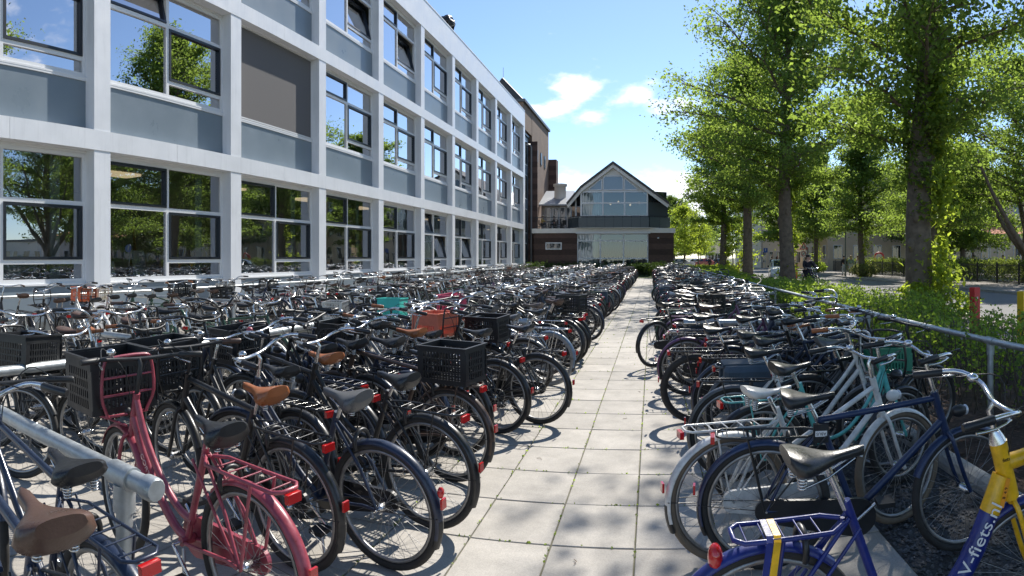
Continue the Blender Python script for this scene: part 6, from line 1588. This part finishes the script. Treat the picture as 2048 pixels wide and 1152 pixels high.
for n, (dist, kd, c) in enumerate(CAND):
    row, rear, head, lean, steer = c[:5]
    lod = 0 if dist < FULL_R else (1 if dist < MID_R else 2)
    if n >= LIMIT:
        if lod != 2: lod = 2
        key = c[5] if kd == 'gen' else 'a'
        b, ms, _ = proto(key, SPECS[key][0], 2)[n % 2]
        h = radians(head)
        Mx = Matrix.Translation((rear[0]+.48*cos(h), rear[1]+.48*sin(h), .018)) @ Matrix.Rotation(h, 4, 'Z') @ Matrix.Rotation(-radians(lean), 4, 'X')
        for m in ms:
            if m not in farms: farms.append(m)
        farmb.merge(b, Mx, [farms.index(m) for m in ms]); continue
    NLOD[lod] += 1
    if kd == 'hero':
        sp = dict(c[6]); lab = c[5]; key = 'hero%d' % n
        if sp.get('ov'): sp['extra'] = hire_extra
        res = place_bike(key, sp, min(lod, 1) if lod else 0, rear, head, lean, steer, lab, GROUPS[row])
        root = res[0] if isinstance(res, tuple) else res
        if sp.get('ov') and lod == 0: OV = res
        if sp.get('abus') and lod == 0: AB = res
        if sp.get('redloop') and lod == 0: RB = res
    else:
        key = c[5]; sp, desc = SPECS[key]
        if ((row == 'R' and n % 3) or (row in 'AB' and n % 2 and dist > 5)) and 'barc' not in sp and key in 'abcghjopquvx':
            sp = dict(sp, barc='black'); key += '_dark'  # black bars; in the hedge row the colour stands in for backlit darkness
            desc = desc
        k = int(min(7, max(0, round((rear[1]-RAIL0[row])/7.08))))
        lab = f"{desc} {ROWNAME[row]} {ORD[k]} cross rail"
        if k == 0 and row != 'R': lab = f"{desc} {ROWNAME[row].replace(' at','')} nearest the camera"
        if key[0] in 'bdgjnq': sp = dict(sp, tail=False)
        res = place_bike(key, sp, lod, rear, head, lean, steer, lab, GROUPS[row])
        root = res[0] if isinstance(res, tuple) else res
    root.location.z = .018
if farmb.v:
    o = farmb.build('distant_bicycles', farms); tag(o, 'farthest parked bicycles merging into one dark mass by the pavilion hedge', 'bicycles', kind='stuff')
for bx_, by_, hd_, k_, lb_ in RIDDEN:
    h = radians(hd_); r_ = place_bike('ridden_'+k_, dict(SPECS[k_][0], saddle_h=.93), 1, (bx_-.22*cos(h), by_-.22*sin(h)), hd_, 0, 0, lb_, 'bicycles being ridden on the road')
    r_[0].location.z = .014
print('BIKES', len(CAND), NLOD)

# ---- writing on the nearest bicycles
def text(body, size, M, m, parent, name='lettering', ext=.0006):
    cu = bpy.data.curves.new(name, 'FONT'); cu.body = body; cu.size = size; cu.extrude = ext; cu.align_x = 'CENTER'; cu.align_y = 'CENTER'
    cu.materials.append(m)
    t = bpy.data.objects.new(name, cu); me = bpy.data.meshes.new_from_object(t); bpy.data.objects.remove(t)
    o = link(name, me, parent); o.matrix_local = M
    return o
def part(res, nm): return [o for o in res[1] if o.name.split('.')[0] == nm][0]
def along(p, d, n):
    """matrix whose x runs along d, z along n"""
    x = Vector(d).normalized(); z = Vector(n); z = (z - x*z.dot(x)).normalized(); y = z.cross(x)
    M = Matrix((x, y, z)).transposed().to_4x4(); M.translation = Vector(p); return M
M_whitepaint = mat('white_lettering', (.75,.75,.75), .5); M_blackpaint = mat('black_lettering', (.01,.01,.01), .5)
# what repeats within one stretch is told apart by counting away from the camera
same = {}
for o in scene.objects:
    if o.parent is None and o.get('category') == 'bicycle': same.setdefault(o['label'], []).append(o)
for lab, os_ in same.items():
    if len(os_) > 1:
        os_.sort(key=lambda o: hypot(o.matrix_world.translation.x, o.matrix_world.translation.y) if o.parent else hypot(o.location.x, o.location.y))
        for k, o in enumerate(os_): o['label'] = (('nearer', 'farther') if len(os_) == 2 else ('nearest',)+tuple(ORD[1:]))[k] + ' ' + lab
bpy.context.view_layer.update()
if 'OV' in globals():
    fr_ = part(OV, 'frame'); p0, p1 = Vector((.215,-.0425,.385)), Vector((.432,-.0425,.735))
    text('OV-fiets.nl', .082, along((p0+p1)/2, p1-p0, (0,-1,0)), M_whitepaint, fr_)
    hs = part(OV, 'head_sleeve')
    MB().bar(Vector((.432,-.0425,.69)), Vector((.462,-.0425,.80)), .02, .001, (0,-1,0)).build('number_strip', mat('strip_orange', (.8,.3,.02), .5), hs)
    text('8  4 9', .02, along((.447,-.0435,.745), (.03,0,.11), (0,-1,0)), M_blackpaint, hs)
    text('fiets', .022, along((.452,-.0375,.875), (1,0,.1), (0,-1,0)), M_blackpaint, hs)
if 'AB' in globals():
    fr_ = part(AB, 'frame'); lk = MB().box(-.235, -.155, -.045, -.021, .70, .80); lo = lk.build('folding_lock', M_blackp, fr_)
    MB().box(-.226, -.164, -.0475, -.0452, .735, .765).build('lock_badge', M_whitepaint, fr_); text('ABUS', .022, along((-.195,-.0480,.75), (-1,0,0), (0,-1,0)), M_blackpaint, fr_)
if 'RB' in globals():
    fr_ = part(RB, 'frame'); text('CORTINA', .045, along((.30,.0345,.545), (-.55,0,-.78), (0,1,0)), mat('faded_lettering', (.6,.42,.42), .6), fr_)
    text('SR', .03, along((-.345,.10,.905), (-1,0,0), (.1,1,.5)), mat('faded_print', (.35,.35,.35), .6), part(RB, 'saddle'))
